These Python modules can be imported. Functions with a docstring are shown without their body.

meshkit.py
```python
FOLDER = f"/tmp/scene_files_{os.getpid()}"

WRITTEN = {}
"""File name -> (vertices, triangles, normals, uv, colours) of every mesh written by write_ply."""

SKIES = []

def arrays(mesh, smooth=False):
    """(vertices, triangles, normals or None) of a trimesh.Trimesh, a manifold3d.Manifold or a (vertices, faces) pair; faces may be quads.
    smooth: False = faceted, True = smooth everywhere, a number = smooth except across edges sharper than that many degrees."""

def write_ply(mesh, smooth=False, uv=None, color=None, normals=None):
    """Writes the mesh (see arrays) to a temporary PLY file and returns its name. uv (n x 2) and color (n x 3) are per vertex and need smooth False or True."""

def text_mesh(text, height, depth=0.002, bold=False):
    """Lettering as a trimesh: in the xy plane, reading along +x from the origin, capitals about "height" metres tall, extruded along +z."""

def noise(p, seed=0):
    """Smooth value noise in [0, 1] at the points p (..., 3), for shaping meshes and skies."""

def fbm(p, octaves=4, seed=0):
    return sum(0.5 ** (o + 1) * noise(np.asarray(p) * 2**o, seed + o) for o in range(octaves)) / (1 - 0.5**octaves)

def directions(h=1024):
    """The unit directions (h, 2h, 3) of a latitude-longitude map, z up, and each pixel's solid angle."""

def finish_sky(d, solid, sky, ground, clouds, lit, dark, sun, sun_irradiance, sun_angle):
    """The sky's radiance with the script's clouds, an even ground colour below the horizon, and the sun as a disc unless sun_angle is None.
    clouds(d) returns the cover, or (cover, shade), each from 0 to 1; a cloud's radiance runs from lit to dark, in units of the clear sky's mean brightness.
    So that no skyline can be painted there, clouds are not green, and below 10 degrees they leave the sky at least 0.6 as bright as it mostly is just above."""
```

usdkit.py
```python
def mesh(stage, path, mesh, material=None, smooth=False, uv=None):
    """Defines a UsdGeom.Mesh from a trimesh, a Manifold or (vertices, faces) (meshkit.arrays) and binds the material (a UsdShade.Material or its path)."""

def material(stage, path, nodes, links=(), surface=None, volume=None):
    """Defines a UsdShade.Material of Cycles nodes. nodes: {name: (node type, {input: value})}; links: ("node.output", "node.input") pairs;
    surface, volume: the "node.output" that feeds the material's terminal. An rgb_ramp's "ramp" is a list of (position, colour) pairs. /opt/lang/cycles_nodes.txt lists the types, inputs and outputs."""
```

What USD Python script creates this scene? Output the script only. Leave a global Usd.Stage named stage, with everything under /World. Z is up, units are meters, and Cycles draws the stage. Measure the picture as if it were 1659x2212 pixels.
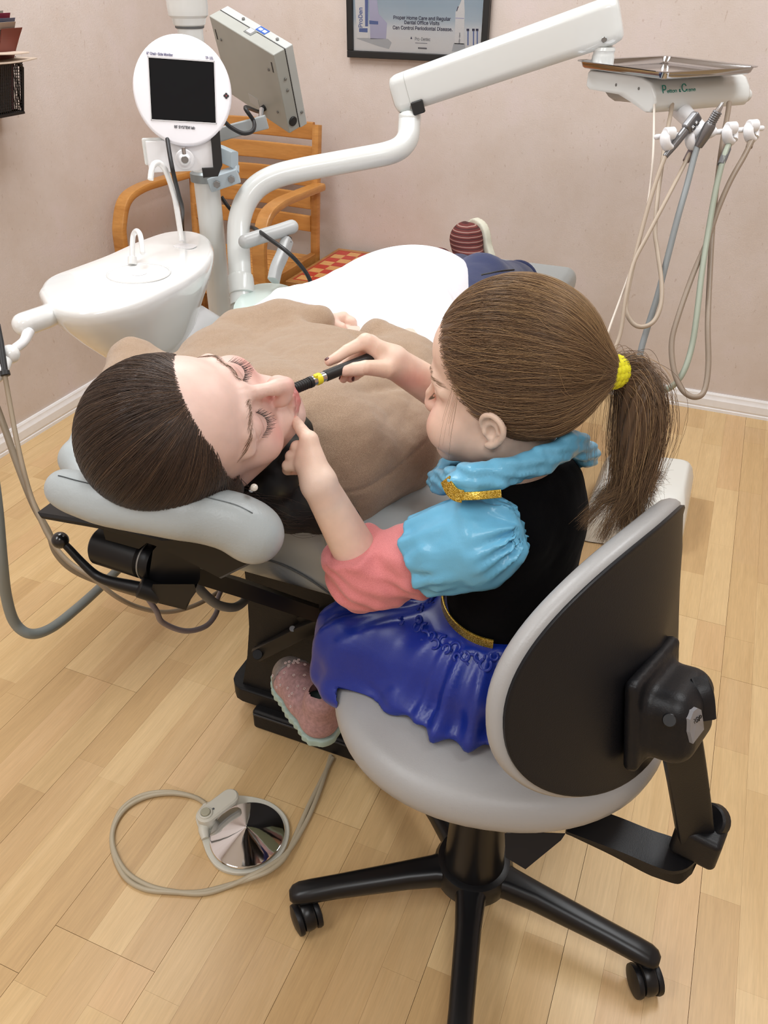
import math, random, numpy as np, trimesh, usdkit, meshkit
import manifold3d as m3
from pxr import Usd, UsdGeom, UsdLux, UsdShade, Gf, Sdf, Vt
stage = Usd.Stage.CreateInMemory()
UsdGeom.SetStageUpAxis(stage, 'Z'); UsdGeom.SetStageMetersPerUnit(stage, 1.0)
world = UsdGeom.Xform.Define(stage, '/World'); stage.SetDefaultPrim(world.GetPrim())
A = np.array
# ------------------------------------------------------------------ camera
CAM_H = 1.30
pitch, roll, yaw = math.radians(33.836), math.radians(.42), math.radians(-22.265)
_f = A([math.sin(yaw), math.cos(yaw), 0]); _r = A([math.cos(yaw), -math.sin(yaw), 0]); _u = A([0, 0, 1.])
_fwd = _f*math.cos(pitch)-_u*math.sin(pitch); _up = _u*math.cos(pitch)+_f*math.sin(pitch)
_right = _r*math.cos(roll)+_up*math.sin(roll); _up = -_r*math.sin(roll)+_up*math.cos(roll)
cam = UsdGeom.Camera.Define(stage, '/World/camera')
cam.AddTransformOp().Set(Gf.Matrix4d(*_right, 0, *_up, 0, *(-_fwd), 0, 0, 0, CAM_H, 1))
cam.CreateHorizontalApertureAttr(36.0); cam.CreateVerticalApertureAttr(36.0*2212/1659)
cam.CreateFocalLengthAttr(36.0*1758.5/1659); cam.CreateClippingRangeAttr(Gf.Vec2f(.02, 50))
cam.CreateExposureAttr(0.18)
# ------------------------------------------------------------------ light: ceiling panels of the room
def rect_light(name, loc, w, d, power, col):
    l = UsdLux.RectLight.Define(stage, '/World/'+name); l.AddTranslateOp().Set(Gf.Vec3d(*loc))
    l.CreateWidthAttr(w); l.CreateHeightAttr(d); l.CreateIntensityAttr(power); l.CreateColorAttr(Gf.Vec3f(*col)); l.CreateNormalizeAttr(False)
WHITE = (.95, .98, 1.0)
rect_light('ceiling_panel_light', (-1.25, 1.75, 2.43), .6, 1.2, 11.0, WHITE)
rect_light('ceiling_panel_light_001', (.45, 1.75, 2.43), .6, 1.2, 8.0, WHITE)
rect_light('ceiling_panel_light_002', (-1.25, -.5, 2.43), .6, 1.2, 8.0, WHITE)
rect_light('ceiling_panel_light_003', (.45, -.5, 2.43), .6, 1.2, 8.0, WHITE)
dome = UsdLux.DomeLight.Define(stage, '/World/room_ambient'); dome.CreateIntensityAttr(.02)

# ------------------------------------------------------------------ helpers
LK = '/World/Looks'
UsdGeom.Scope.Define(stage, LK)
def lin(c):
    c = np.asarray(c, float)/255.0
    return tuple(np.where(c <= .04045, c/12.92, ((c+.055)/1.055)**2.4))
MATS = {}
def mat(name, rgb, rough=.5, metal=0., noise=None, bump=None, spec=.5, coat=0., sheen=0., **kw):
    """A principled material: noise=(scale, amount) mottles the colour, bump=(scale, height) adds fine relief."""
    if name in MATS: return MATS[name]
    c = lin(rgb); n = {'p': ('principled_bsdf', dict(base_color=c, roughness=rough, metallic=metal, specular_ior_level=spec, coat_weight=coat, sheen_weight=sheen, **kw))}; L = []
    if noise or bump: n['tc'] = ('texture_coordinate', {})
    if noise:
        n['n'] = ('noise_texture', dict(scale=float(noise[0]), detail=4.0, roughness=.6)); L.append(('tc.object', 'n.vector'))
        a = noise[1]
        n['r'] = ('rgb_ramp', {'ramp': [(.3, tuple(x*(1-a) for x in c)), (.7, tuple(min(1, x*(1+a)) for x in c))]})
        L += [('n.fac', 'r.fac'), ('r.color', 'p.base_color')]
    if bump:
        n['bn'] = ('noise_texture', dict(scale=float(bump[0]), detail=3.0)); n['b'] = ('bump', dict(height=0., strength=.6, distance=float(bump[1])))
        L += [('tc.object', 'bn.vector'), ('bn.fac', 'b.height'), ('b.normal', 'p.normal')]
    MATS[name] = usdkit.material(stage, f'{LK}/{name}', n, L, surface='p.BSDF')
    return MATS[name]
_used = {}
def path_for(name, parent):
    base = '/World' if parent is None else str(parent.GetPath())
    k = _used.get((base, name), 0); _used[(base, name)] = k+1
    return f'{base}/{name}' if k == 0 else f'{base}/{name}_{k:03d}'
LOC = {}
def key(p, label=None, cat=None, group=None, kind=None):
    for k, v in (('label', label), ('category', cat), ('group', group), ('kind', kind)):
        if v: p.SetCustomDataByKey(k, v)
    return p
def thing(name, label, cat, loc=(0, 0, 0), group=None):
    p = path_for(name, None); x = UsdGeom.Xform.Define(stage, p); x.AddTranslateOp().Set(Gf.Vec3d(*map(float, loc)))
    LOC[p] = A(loc, float)
    return key(x.GetPrim(), label, cat, group)
def structure(name, loc=(0, 0, 0)):
    p = path_for(name, None); x = UsdGeom.Xform.Define(stage, p); LOC[p] = A(loc, float)
    return key(x.GetPrim(), kind='structure')
def VF(m):
    if hasattr(m, 'to_mesh'):
        q = m.to_mesh(); return A(q.vert_properties[:, :3], float), A(q.tri_verts, int)
    if isinstance(m, (tuple, list)):
        v, f = A(m[0], float), A(m[1], int)
        return v, (np.vstack([f[:, [0, 1, 2]], f[:, [0, 2, 3]]]) if f.shape[1] == 4 else f)
    return A(m.vertices, float), A(m.faces, int)
def obj(name, mesh, material, parent=None, smooth=35, label=None, cat=None, group=None, kind=None, tint=None):
    """One Mesh prim, world coordinates in, stored relative to its thing."""
    v, f = VF(mesh); off = A([0., 0, 0])
    if parent is not None:
        q = str(parent.GetPath()); off = LOC.get('/'.join(q.split('/')[:3]), off)
    p = path_for(name, parent)
    m = usdkit.mesh(stage, p, (v-off, f), material, smooth=True if tint is not None else smooth)
    if tint is not None:
        UsdGeom.PrimvarsAPI(m).CreatePrimvar('tint', Sdf.ValueTypeNames.Color3fArray, 'vertex').Set(Vt.Vec3fArray.FromNumpy(np.asarray(tint, np.float32)))
    return key(m.GetPrim(), label, cat, group, kind)
def curves(name, strands, width, material, parent, kind='stuff', label=None, taper=.35):
    off = A([0., 0, 0])
    if parent is not None: off = LOC.get('/'.join(str(parent.GetPath()).split('/')[:3]), off)
    p = path_for(name, parent); c = UsdGeom.BasisCurves.Define(stage, p)
    c.CreateTypeAttr('linear'); pts = np.vstack(strands)-off
    c.CreatePointsAttr(Vt.Vec3fArray.FromNumpy(pts.astype(np.float32)))
    c.CreateCurveVertexCountsAttr(Vt.IntArray.FromNumpy(A([len(s) for s in strands], np.int32)))
    w = np.concatenate([width*np.linspace(1, taper, len(s)) for s in strands])
    c.CreateWidthsAttr(Vt.FloatArray.FromNumpy(w.astype(np.float32))); c.SetWidthsInterpolation('vertex')
    UsdShade.MaterialBindingAPI.Apply(c.GetPrim()).Bind(material)
    return key(c.GetPrim(), label, None, None, kind)
def cat_(*ms):
    vs, fs, n = [], [], 0
    for m in ms:
        v, f = VF(m); vs.append(v); fs.append(f+n); n += len(v)
    return np.vstack(vs), np.vstack(fs)
def unit(v): v = np.asarray(v, float); return v/max(1e-12, np.linalg.norm(v))
def frame(z, hint=(0, 0, 1)):
    z = unit(z); x = np.cross(hint, z)
    if np.linalg.norm(x) < 1e-6: x = np.cross((1, 0, 0), z)
    x = unit(x); return np.stack([x, np.cross(z, x), z], 1)
def box(lo, hi, r=0., R=None, c=None):
    """A box between two corners (in its own frame R about c), edges rounded by r."""
    lo, hi = A(lo, float), A(hi, float); d = hi-lo
    if r <= 0:
        m = trimesh.creation.box(d); v, f = A(m.vertices), A(m.faces)
    else:
        r = min(r, .499*d.min()); s = trimesh.creation.icosphere(subdivisions=1 if r < .004 else 2, radius=r); P = []
        for sx in (-1, 1):
            for sy in (-1, 1):
                for sz in (-1, 1): P.append(A(s.vertices)+A([sx, sy, sz])*(d/2-r))
        h = trimesh.convex.convex_hull(np.vstack(P)); v, f = A(h.vertices), A(h.faces)
    v = v+(lo+hi)/2
    if R is not None: v = v@A(R).T
    if c is not None: v = v+A(c)
    return v, f
def cbox(c, size, r=0., R=None):
    s = A(size, float)/2; return box(-s, s, r, R, c)
def loft(rings, cap=True, close=True):
    rings = A(rings, float); k, n = rings.shape[:2]; v = rings.reshape(-1, 3); f = []
    i = np.arange(n if close else n-1); j = (i+1) % n
    for a in range(k-1):
        f.append(np.stack([a*n+i, a*n+j, (a+1)*n+j], 1)); f.append(np.stack([a*n+i, (a+1)*n+j, (a+1)*n+i], 1))
    f = np.vstack(f)
    if cap:
        v = np.vstack([v, rings[0].mean(0), rings[-1].mean(0)]); c0 = k*n
        f = np.vstack([f, np.stack([j, i, np.full(len(i), c0)], 1), np.stack([(k-1)*n+i, (k-1)*n+j, np.full(len(i), c0+1)], 1)])
    return v, f
def spl(P, n=8):
    """Catmull-Rom through the points, n steps a span."""
    P = A(P, float); Q = np.vstack([2*P[0]-P[1], P, 2*P[-1]-P[-2]]); out = []
    t = np.linspace(0, 1, n, endpoint=False)[:, None]
    for i in range(len(P)-1):
        a, b, c, d = Q[i:i+4]
        out.append(.5*(2*b+(c-a)*t+(2*a-5*b+4*c-d)*t*t+(3*b-a-3*c+d)*t**3))
    return np.vstack(out+[P[-1:]])
def path_frames(P, hint=(0, 0, 1)):
    T = np.gradient(P, axis=0); T /= np.linalg.norm(T, axis=1)[:, None]; x = frame(T[0], hint)[:, 0]; X = []
    for t in T:
        x = unit(x-t*(x@t)); X.append(x)
    X = A(X); return X, np.cross(T, X), T
def tube(P, r, n=14, smooth_steps=0, cap=True, round_cap=False):
    P = A(P, float)
    rr = np.broadcast_to(np.asarray(r, float), (len(P),)).copy()
    if smooth_steps:
        k = len(P); P = spl(P, smooth_steps); rr = np.interp(np.linspace(0, k-1, len(P)), np.arange(k), rr)
    X, Y, T = path_frames(P); a = np.linspace(0, 2*np.pi, n, endpoint=False)
    if round_cap:
        s = np.sin(np.linspace(0, np.pi/2, 5))[:-1]; c = np.cos(np.linspace(0, np.pi/2, 5))[:-1]
        pre = [(P[0]-T[0]*rr[0]*q, rr[0]*w, 0) for q, w in zip(c, s)]; post = [(P[-1]+T[-1]*rr[-1]*q, rr[-1]*w, -1) for q, w in zip(c[::-1], s[::-1])]
        C = A([p[0] for p in pre]+list(P)+[p[0] for p in post]); rr = A([max(p[1], 1e-5) for p in pre]+list(rr)+[max(p[1], 1e-5) for p in post])
        X = np.vstack([X[:1]]*len(pre)+[X]+[X[-1:]]*len(post)); Y = np.vstack([Y[:1]]*len(pre)+[Y]+[Y[-1:]]*len(post)); P = C
    rings = P[:, None]+rr[:, None, None]*(np.cos(a)[None, :, None]*X[:, None]+np.sin(a)[None, :, None]*Y[:, None])
    return loft(rings, cap)
def strip(P, w, h, hint=(0, 0, 1), r=.2, smooth_steps=0):
    """A bar of rounded rectangular section swept along P: w across, h along the hint."""
    P = A(P, float); P = spl(P, smooth_steps) if smooth_steps else P
    X, Y, T = path_frames(P, hint); c = r*min(w, h)
    sec = A([(w/2-c, -h/2), (w/2-c*.3, -h/2+c*.3), (w/2, -h/2+c), (w/2, h/2-c), (w/2-c*.3, h/2-c*.3), (w/2-c, h/2), (-w/2+c, h/2), (-w/2+c*.3, h/2-c*.3), (-w/2, h/2-c), (-w/2, -h/2+c), (-w/2+c*.3, -h/2+c*.3), (-w/2+c, -h/2)])
    return loft(P[:, None]+sec[None, :, :1]*X[:, None]+sec[None, :, 1:]*Y[:, None])
def lathe(prof, c=(0, 0, 0), axis=(0, 0, 1), n=40):
    prof = A(prof, float); R = frame(axis, (0, 1, 0) if abs(unit(axis)[1]) < .9 else (1, 0, 0)); a = np.linspace(0, 2*np.pi, n, endpoint=False)
    rings = [np.stack([max(r, 1e-5)*np.cos(a), max(r, 1e-5)*np.sin(a), np.full(n, z)], 1)@R.T+A(c) for r, z in prof]
    return loft(rings)
def cyl(a, b, r, n=24, bev=.12):
    a, b = A(a, float), A(b, float); L = np.linalg.norm(b-a); e = min(bev*r, .4*L)
    return lathe([(0, 0), (r-e, 0), (r, e), (r, L-e), (r-e, L), (0, L)], a, b-a, n)
def ball(c, r, sub=3, s=(1, 1, 1), R=None):
    m = trimesh.creation.icosphere(subdivisions=sub, radius=1.); v = A(m.vertices)*r*A(s)
    if R is not None: v = v@A(R).T
    return v+A(c), A(m.faces)
def torus(c, axis, R, r, n=32, k=12, a0=0., a1=2*np.pi, hint=(0, 1, 0)):
    F = frame(axis, hint if abs(unit(axis)@A(hint)) < .9 else (1, 0, 0)); full = abs(a1-a0-2*np.pi) < 1e-6
    t = np.linspace(a0, a1, n, endpoint=not full); b = np.linspace(0, 2*np.pi, k, endpoint=False); rings = []
    for q in t:
        d = F[:, 0]*math.cos(q)+F[:, 1]*math.sin(q)
        rings.append(A(c)+d*R+r*(np.cos(b)[:, None]*d+np.sin(b)[:, None]*F[:, 2]))
    if full: rings.append(rings[0])
    return loft(rings, cap=not full)
def plate(poly, t, bev=0., R=None, c=(0, 0, 0)):
    """A flat plate: polygon in xy (counter-clockwise), thickness t upwards in z, chamfered by bev."""
    P = A(poly, float); n = len(P); d1 = P-np.roll(P, 1, 0); d2 = np.roll(P, -1, 0)-P
    nr = lambda d: np.stack([d[:, 1], -d[:, 0]], 1)/np.maximum(1e-9, np.linalg.norm(d, axis=1))[:, None]
    N = nr(d1)+nr(d2); N /= np.maximum(.3, (N*nr(d1)).sum(1))[:, None]
    lay = [(P-N*bev, 0), (P, bev), (P, t-bev), (P-N*bev, t)] if bev else [(P, 0), (P, t)]
    rings = [np.column_stack([q, np.full(n, z)]) for q, z in lay]
    v, f = loft(rings, cap=False)
    from shapely.geometry import Polygon
    tv, tf = trimesh.creation.triangulate_polygon(Polygon(lay[0][0]), engine='earcut')
    if len(tv) >= n:
        from scipy.spatial import cKDTree
        ix = cKDTree(lay[0][0]).query(tv)[1]; tf = ix[A(tf)]
        q = lay[0][0]; ar = np.cross(q[tf[:, 1]]-q[tf[:, 0]], q[tf[:, 2]]-q[tf[:, 0]]); tf[ar < 0] = tf[ar < 0][:, ::-1]
        f = np.vstack([f, tf[:, ::-1], tf+(len(lay)-1)*n])
    if R is not None: v = v@A(R).T
    return v+A(c), f
def rrect(w, h, r, n=5):
    out = []
    for cx, cy, a0 in ((w/2-r, -h/2+r, -90), (w/2-r, h/2-r, 0), (-w/2+r, h/2-r, 90), (-w/2+r, -h/2+r, 180)):
        for a in np.radians(np.linspace(a0, a0+90, n)): out.append((cx+r*math.cos(a), cy+r*math.sin(a)))
    return A(out)
def text(t, height, R, c, depth=.0006, bold=False, center=True, width=None):
    m = meshkit.text_mesh(t, height, depth, bold); v, f = A(m.vertices), A(m.faces)
    if width: v[:, 0] *= width/np.ptp(v[:, 0])
    if center: v[:, 0] -= (v[:, 0].min()+v[:, 0].max())/2
    return v@A(R).T+A(c), f
def xf(m, R=None, c=None):
    v, f = VF(m)
    if R is not None: v = v@A(R).T
    if c is not None: v = v+A(c)
    return v, f
# ------------------------------------------------------------------ organic shapes: distance fields and surface nets
def smin(a, b, k):
    if k <= 0: return np.minimum(a, b)
    h = np.clip(.5+.5*(b-a)/k, 0, 1); return b+(a-b)*h-k*h*(1-h)
def smax(a, b, k): return -smin(-a, -b, k)
def s_cone(p, a, b, r1, r2):
    a, b = A(a, float), A(b, float); d = b-a; q = p-a; t = np.clip((q@d)/max(1e-12, d@d), 0, 1)
    return np.sqrt(((q-t[:, None]*d)**2).sum(1))-(r1+(r2-r1)*t)
def s_chain(p, P, r, k=.004):
    out = None; r = np.broadcast_to(np.asarray(r, float), (len(P),))
    for i in range(len(P)-1):
        d = s_cone(p, P[i], P[i+1], r[i], r[i+1]); out = d if out is None else smin(out, d, k)
    return out
def s_ell(p, c, r, R=None):
    q = p-A(c, float)
    if R is not None: q = q@A(R)
    r = A(r, float); k0 = np.sqrt(((q/r)**2).sum(1)); k1 = np.sqrt(((q/r**2)**2).sum(1)); return k0*(k0-1)/np.maximum(k1, 1e-9)
def s_box(p, c, half, r=0., R=None):
    q = p-A(c, float)
    if R is not None: q = q@A(R)
    q = np.abs(q)-(A(half, float)-r); return np.sqrt((np.maximum(q, 0)**2).sum(1))+np.minimum(q.max(1), 0)-r
def nets(f, lo, hi, s, newton=1):
    """Surface nets of the distance field f between two corners at step s; only cells near the surface are evaluated finely."""
    lo, hi = A(lo, float), A(hi, float); C = 6; nb = np.ceil((hi-lo)/(s*C)).astype(int); n = nb*C+1
    g = np.stack(np.meshgrid(*[np.arange(k) for k in nb], indexing='ij'), -1).reshape(-1, 3)
    cen = lo+(g+.5)*s*C; dc = f(cen); near = np.abs(dc) < s*C*1.35
    val = np.empty(n, np.float32); val[:] = 1.
    blk = dc.reshape(nb)
    big = np.repeat(np.repeat(np.repeat(blk, C, 0), C, 1), C, 2); val[:-1, :-1, :-1] = big
    val[-1] = val[-2]; val[:, -1] = val[:, -2]; val[:, :, -1] = val[:, :, -2]
    o = np.stack(np.meshgrid(*[np.arange(C+1)]*3, indexing='ij'), -1).reshape(-1, 3); gi = g[near]
    if len(gi):
        idx = (gi[:, None]*C+o[None]).reshape(-1, 3); flat = np.unique(np.ravel_multi_index(idx.T, n)); ix = A(np.unravel_index(flat, n)).T
        out = np.empty(len(ix))
        for a in range(0, len(ix), 400000): out[a:a+400000] = f(lo+ix[a:a+400000]*s)
        val.reshape(-1)[flat] = out
    ins = val < 0; m = n-1
    cnt = np.zeros(m, np.int8)
    for a in (0, 1):
        for b in (0, 1):
            for c in (0, 1): cnt += ins[a:m[0]+a, b:m[1]+b, c:m[2]+c]
    act = np.argwhere((cnt > 0) & (cnt < 8)); vid = np.full(m, -1, np.int64); vid[tuple(act.T)] = np.arange(len(act))
    acc = np.zeros((len(act), 3)); num = np.zeros(len(act))
    for ax in range(3):
        for b in (0, 1):
            for c in (0, 1):
                e = [0, 0, 0]; e[(ax+1) % 3] = b; e[(ax+2) % 3] = c; p0 = act+A(e); e[ax] = 1; p1 = act+A(e)
                a0, a1 = val[tuple(p0.T)], val[tuple(p1.T)]; x = (a0 < 0) != (a1 < 0); t = np.where(x, a0/np.where(x, a0-a1, 1), 0)
                acc += np.where(x[:, None], p0+(p1-p0)*t[:, None], 0); num += x
    v = lo+acc/np.maximum(num, 1)[:, None]*s; F = []
    for ax in range(3):
        sl0 = [slice(None)]*3; sl1 = [slice(None)]*3; sl0[ax] = slice(0, -1); sl1[ax] = slice(1, None)
        a0, a1 = ins[tuple(sl0)], ins[tuple(sl1)]; e = np.argwhere(a0 != a1); u, w = (ax+1) % 3, (ax+2) % 3
        e = e[(e[:, u] > 0) & (e[:, w] > 0) & (e[:, u] < n[u]-1) & (e[:, w] < n[w]-1)]; fl = a0[tuple(e.T)]
        q = []
        for du, dw in ((-1, -1), (0, -1), (0, 0), (-1, 0)):
            k = e.copy(); k[:, u] += du; k[:, w] += dw; q.append(vid[tuple(k.T)])
        q = np.stack(q, 1); q[~fl] = q[~fl][:, ::-1]; F.append(q)
    F = np.vstack(F)
    for _ in range(newton):
        d = f(v); h = s*.25; G = np.stack([f(v+h*np.eye(3)[i])-d for i in range(3)], 1)/h
        v = v-np.clip(d, -s, s)[:, None]*G/np.maximum(.2, (G**2).sum(1))[:, None]
    return v, np.vstack([F[:, [0, 1, 2]], F[:, [0, 2, 3]]])
def relax(m, it=4, lam=.5, mu=-.53):
    t = trimesh.Trimesh(*VF(m), process=False); trimesh.smoothing.filter_taubin(t, lam, -mu, it); return A(t.vertices), A(t.faces)
def fuse(*ms):
    """Boolean union into one continuous surface."""
    M = []
    for m in ms:
        v, f = VF(m); q = m3.Manifold(m3.Mesh(v.astype(np.float32), f.astype(np.uint32)))
        if q.is_empty(): return cat_(*ms)
        M.append(q)
    return m3.Manifold.batch_boolean(M, m3.OpType.Add)
RNG = np.random.default_rng(7)

# ================================================================== the room
X0, X1, Y0, Y1, H = -1.98, 2.0, -1.6, 2.85, 2.45
def wall_material():
    n = {'tc': ('texture_coordinate', {}), 'mp': ('mapping', dict(scale=(1., 1., .45))),
         'n': ('noise_texture', dict(scale=5., detail=6., roughness=.65)), 'r': ('rgb_ramp', {'ramp': [(.3, lin((206, 192, 182))), (.55, lin((212, 200, 193))), (.75, lin((216, 203, 201)))]}),
         'fn': ('noise_texture', dict(scale=130., detail=2., roughness=.5)), 'fr': ('rgb_ramp', {'ramp': [(.68, (0, 0, 0)), (.78, (.4, .4, .4))]}),
         'm': ('mix_color', dict(b=lin((168, 142, 124)))), 'bn': ('noise_texture', dict(scale=240., detail=3.)), 'b': ('bump', dict(strength=.25, distance=.002)),
         'p': ('principled_bsdf', dict(roughness=.62, specular_ior_level=.3))}
    return usdkit.material(stage, LK+'/wall_vinyl', n, [('tc.object', 'mp.vector'), ('tc.object', 'n.vector'), ('n.fac', 'r.fac'), ('mp.vector', 'fn.vector'), ('fn.fac', 'fr.fac'), ('fr.color', 'm.fac'),
        ('r.color', 'm.a'), ('m.result', 'p.base_color'), ('tc.object', 'bn.vector'), ('bn.fac', 'b.height'), ('b.normal', 'p.normal')], surface='p.BSDF')
M_wall = wall_material()
def wall(name, lo, hi, m=M_wall): obj(name, box(lo, hi), m, smooth=False, kind='structure')
wall('wall_left', (X0-.1, Y0, 0), (X0, Y1, H)); wall('wall_back', (X0-.1, Y1, 0), (X1+.1, Y1+.1, H))
wall('wall_right', (X1, Y0, 0), (X1+.1, Y1, H)); wall('wall_front', (X0-.1, Y0-.1, 0), (X1+.1, Y0, H))
wall('ceiling', (X0-.1, Y0-.1, H), (X1+.1, Y1+.1, H+.1), mat('ceiling_white', (236, 234, 230), .8))
M_trim = mat('trim_white', (238, 238, 240), .35, noise=(30, .03))
def skirting(name, P, out):
    prof = [(0, 0), (.013, 0), (.013, .010), (.011, .012), (.011, .016), (.013, .019), (.013, .043), (.010, .049), (.008, .056), (.008, .060), (.005, .066), (0, .066)]
    rings = [[A(p)+A(out)*a+A([0, 0, b]) for a, b in prof] for p in P]
    rings = rings if np.cross(A(P[1])-A(P[0]), out)[2] < 0 else rings[::-1]
    obj(name, loft(rings), M_trim, smooth=25, kind='structure')
skirting('baseboard_left', [(X0, Y0, 0), (X0, Y1-.0131, 0)], (1, 0, 0)); skirting('baseboard_back', [(X0, Y1, 0), (X1, Y1, 0)], (0, -1, 0)); skirting('baseboard_right', [(X1, Y0, 0), (X1, Y1-.0131, 0)], (-1, 0, 0))
# floor: three-strip boards, every strip a plank of its own
def wood(name, a, b, island=False, rough=.34, scale=(38., 2.2, 38.)):
    n = {'tc': ('texture_coordinate', {}), 'mp': ('mapping', dict(scale=scale)), 'n': ('noise_texture', dict(scale=1., detail=8., roughness=.62, distortion=.6)),
         'r': ('rgb_ramp', {'ramp': [(.28, lin(b)), (.5, tuple((x+y)/2 for x, y in zip(lin(a), lin(b)))), (.72, lin(a))]}), 'fn': ('noise_texture', dict(scale=7., detail=5., roughness=.7)),
         'fr': ('map_range', dict(from_min=.3, from_max=.7, to_min=.9, to_max=1.06)), 'mm': ('mix_color', dict(blend_type='multiply', fac=1.)), 'cc': ('combine_color', {}),
         'b': ('bump', dict(strength=.12, distance=.0006)), 'p': ('principled_bsdf', dict(roughness=rough, specular_ior_level=.45))}
    L = [('tc.object', 'mp.vector'), ('mp.vector', 'n.vector'), ('n.fac', 'r.fac'), ('mp.vector', 'fn.vector'), ('fn.fac', 'fr.value'), ('fr.result', 'cc.r'), ('fr.result', 'cc.g'), ('fr.result', 'cc.b'),
         ('r.color', 'mm.a'), ('cc.color', 'mm.b'), ('mm.result', 'p.base_color'), ('n.fac', 'b.height'), ('b.normal', 'p.normal')]
    if island:
        n['g'] = ('geometry', {}); n['mr'] = ('map_range', dict(to_min=.74, to_max=1.06)); n['m2'] = ('mix_color', dict(blend_type='multiply', fac=1.)); n['c2'] = ('combine_color', {})
        L = [x for x in L if x[1] != 'p.base_color']+[('g.random_per_island', 'mr.value'), ('mr.result', 'c2.r'), ('mr.result', 'c2.g'), ('mr.result', 'c2.b'), ('mm.result', 'm2.a'), ('c2.color', 'm2.b'), ('m2.result', 'p.base_color')]
    return usdkit.material(stage, f'{LK}/{name}', n, L, surface='p.BSDF')
TONES = [((219, 188, 139), (205, 172, 123)), ((223, 193, 145), (211, 179, 131)), ((213, 180, 131), (198, 164, 116)), ((208, 174, 125), (191, 157, 111)), ((217, 183, 137), (206, 170, 123)), ((220, 189, 141), (203, 170, 121)), ((211, 179, 133), (200, 165, 118))]
M_plank = [wood(f'floor_wood_{i}', a, b) for i, (a, b) in enumerate(TONES)]
M_plank_all = wood('floor_wood_rest', (226, 197, 150), (206, 174, 126), island=True)
floor_x = structure('floor')
obj('underlay', box((X0, Y0, -.05), (X1, Y1, -.008)), mat('joint_dark', (96, 70, 46), .8), floor_x, smooth=False)
def floor_pixel(x, y):
    d = A([x, y, -CAM_H]); z = d@_fwd
    return (829.5+1758.5*(d@_right)/z, 1106-1758.5*(d@_up)/z, z) if z > .1 else (-1e6, 0, 9)
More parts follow.
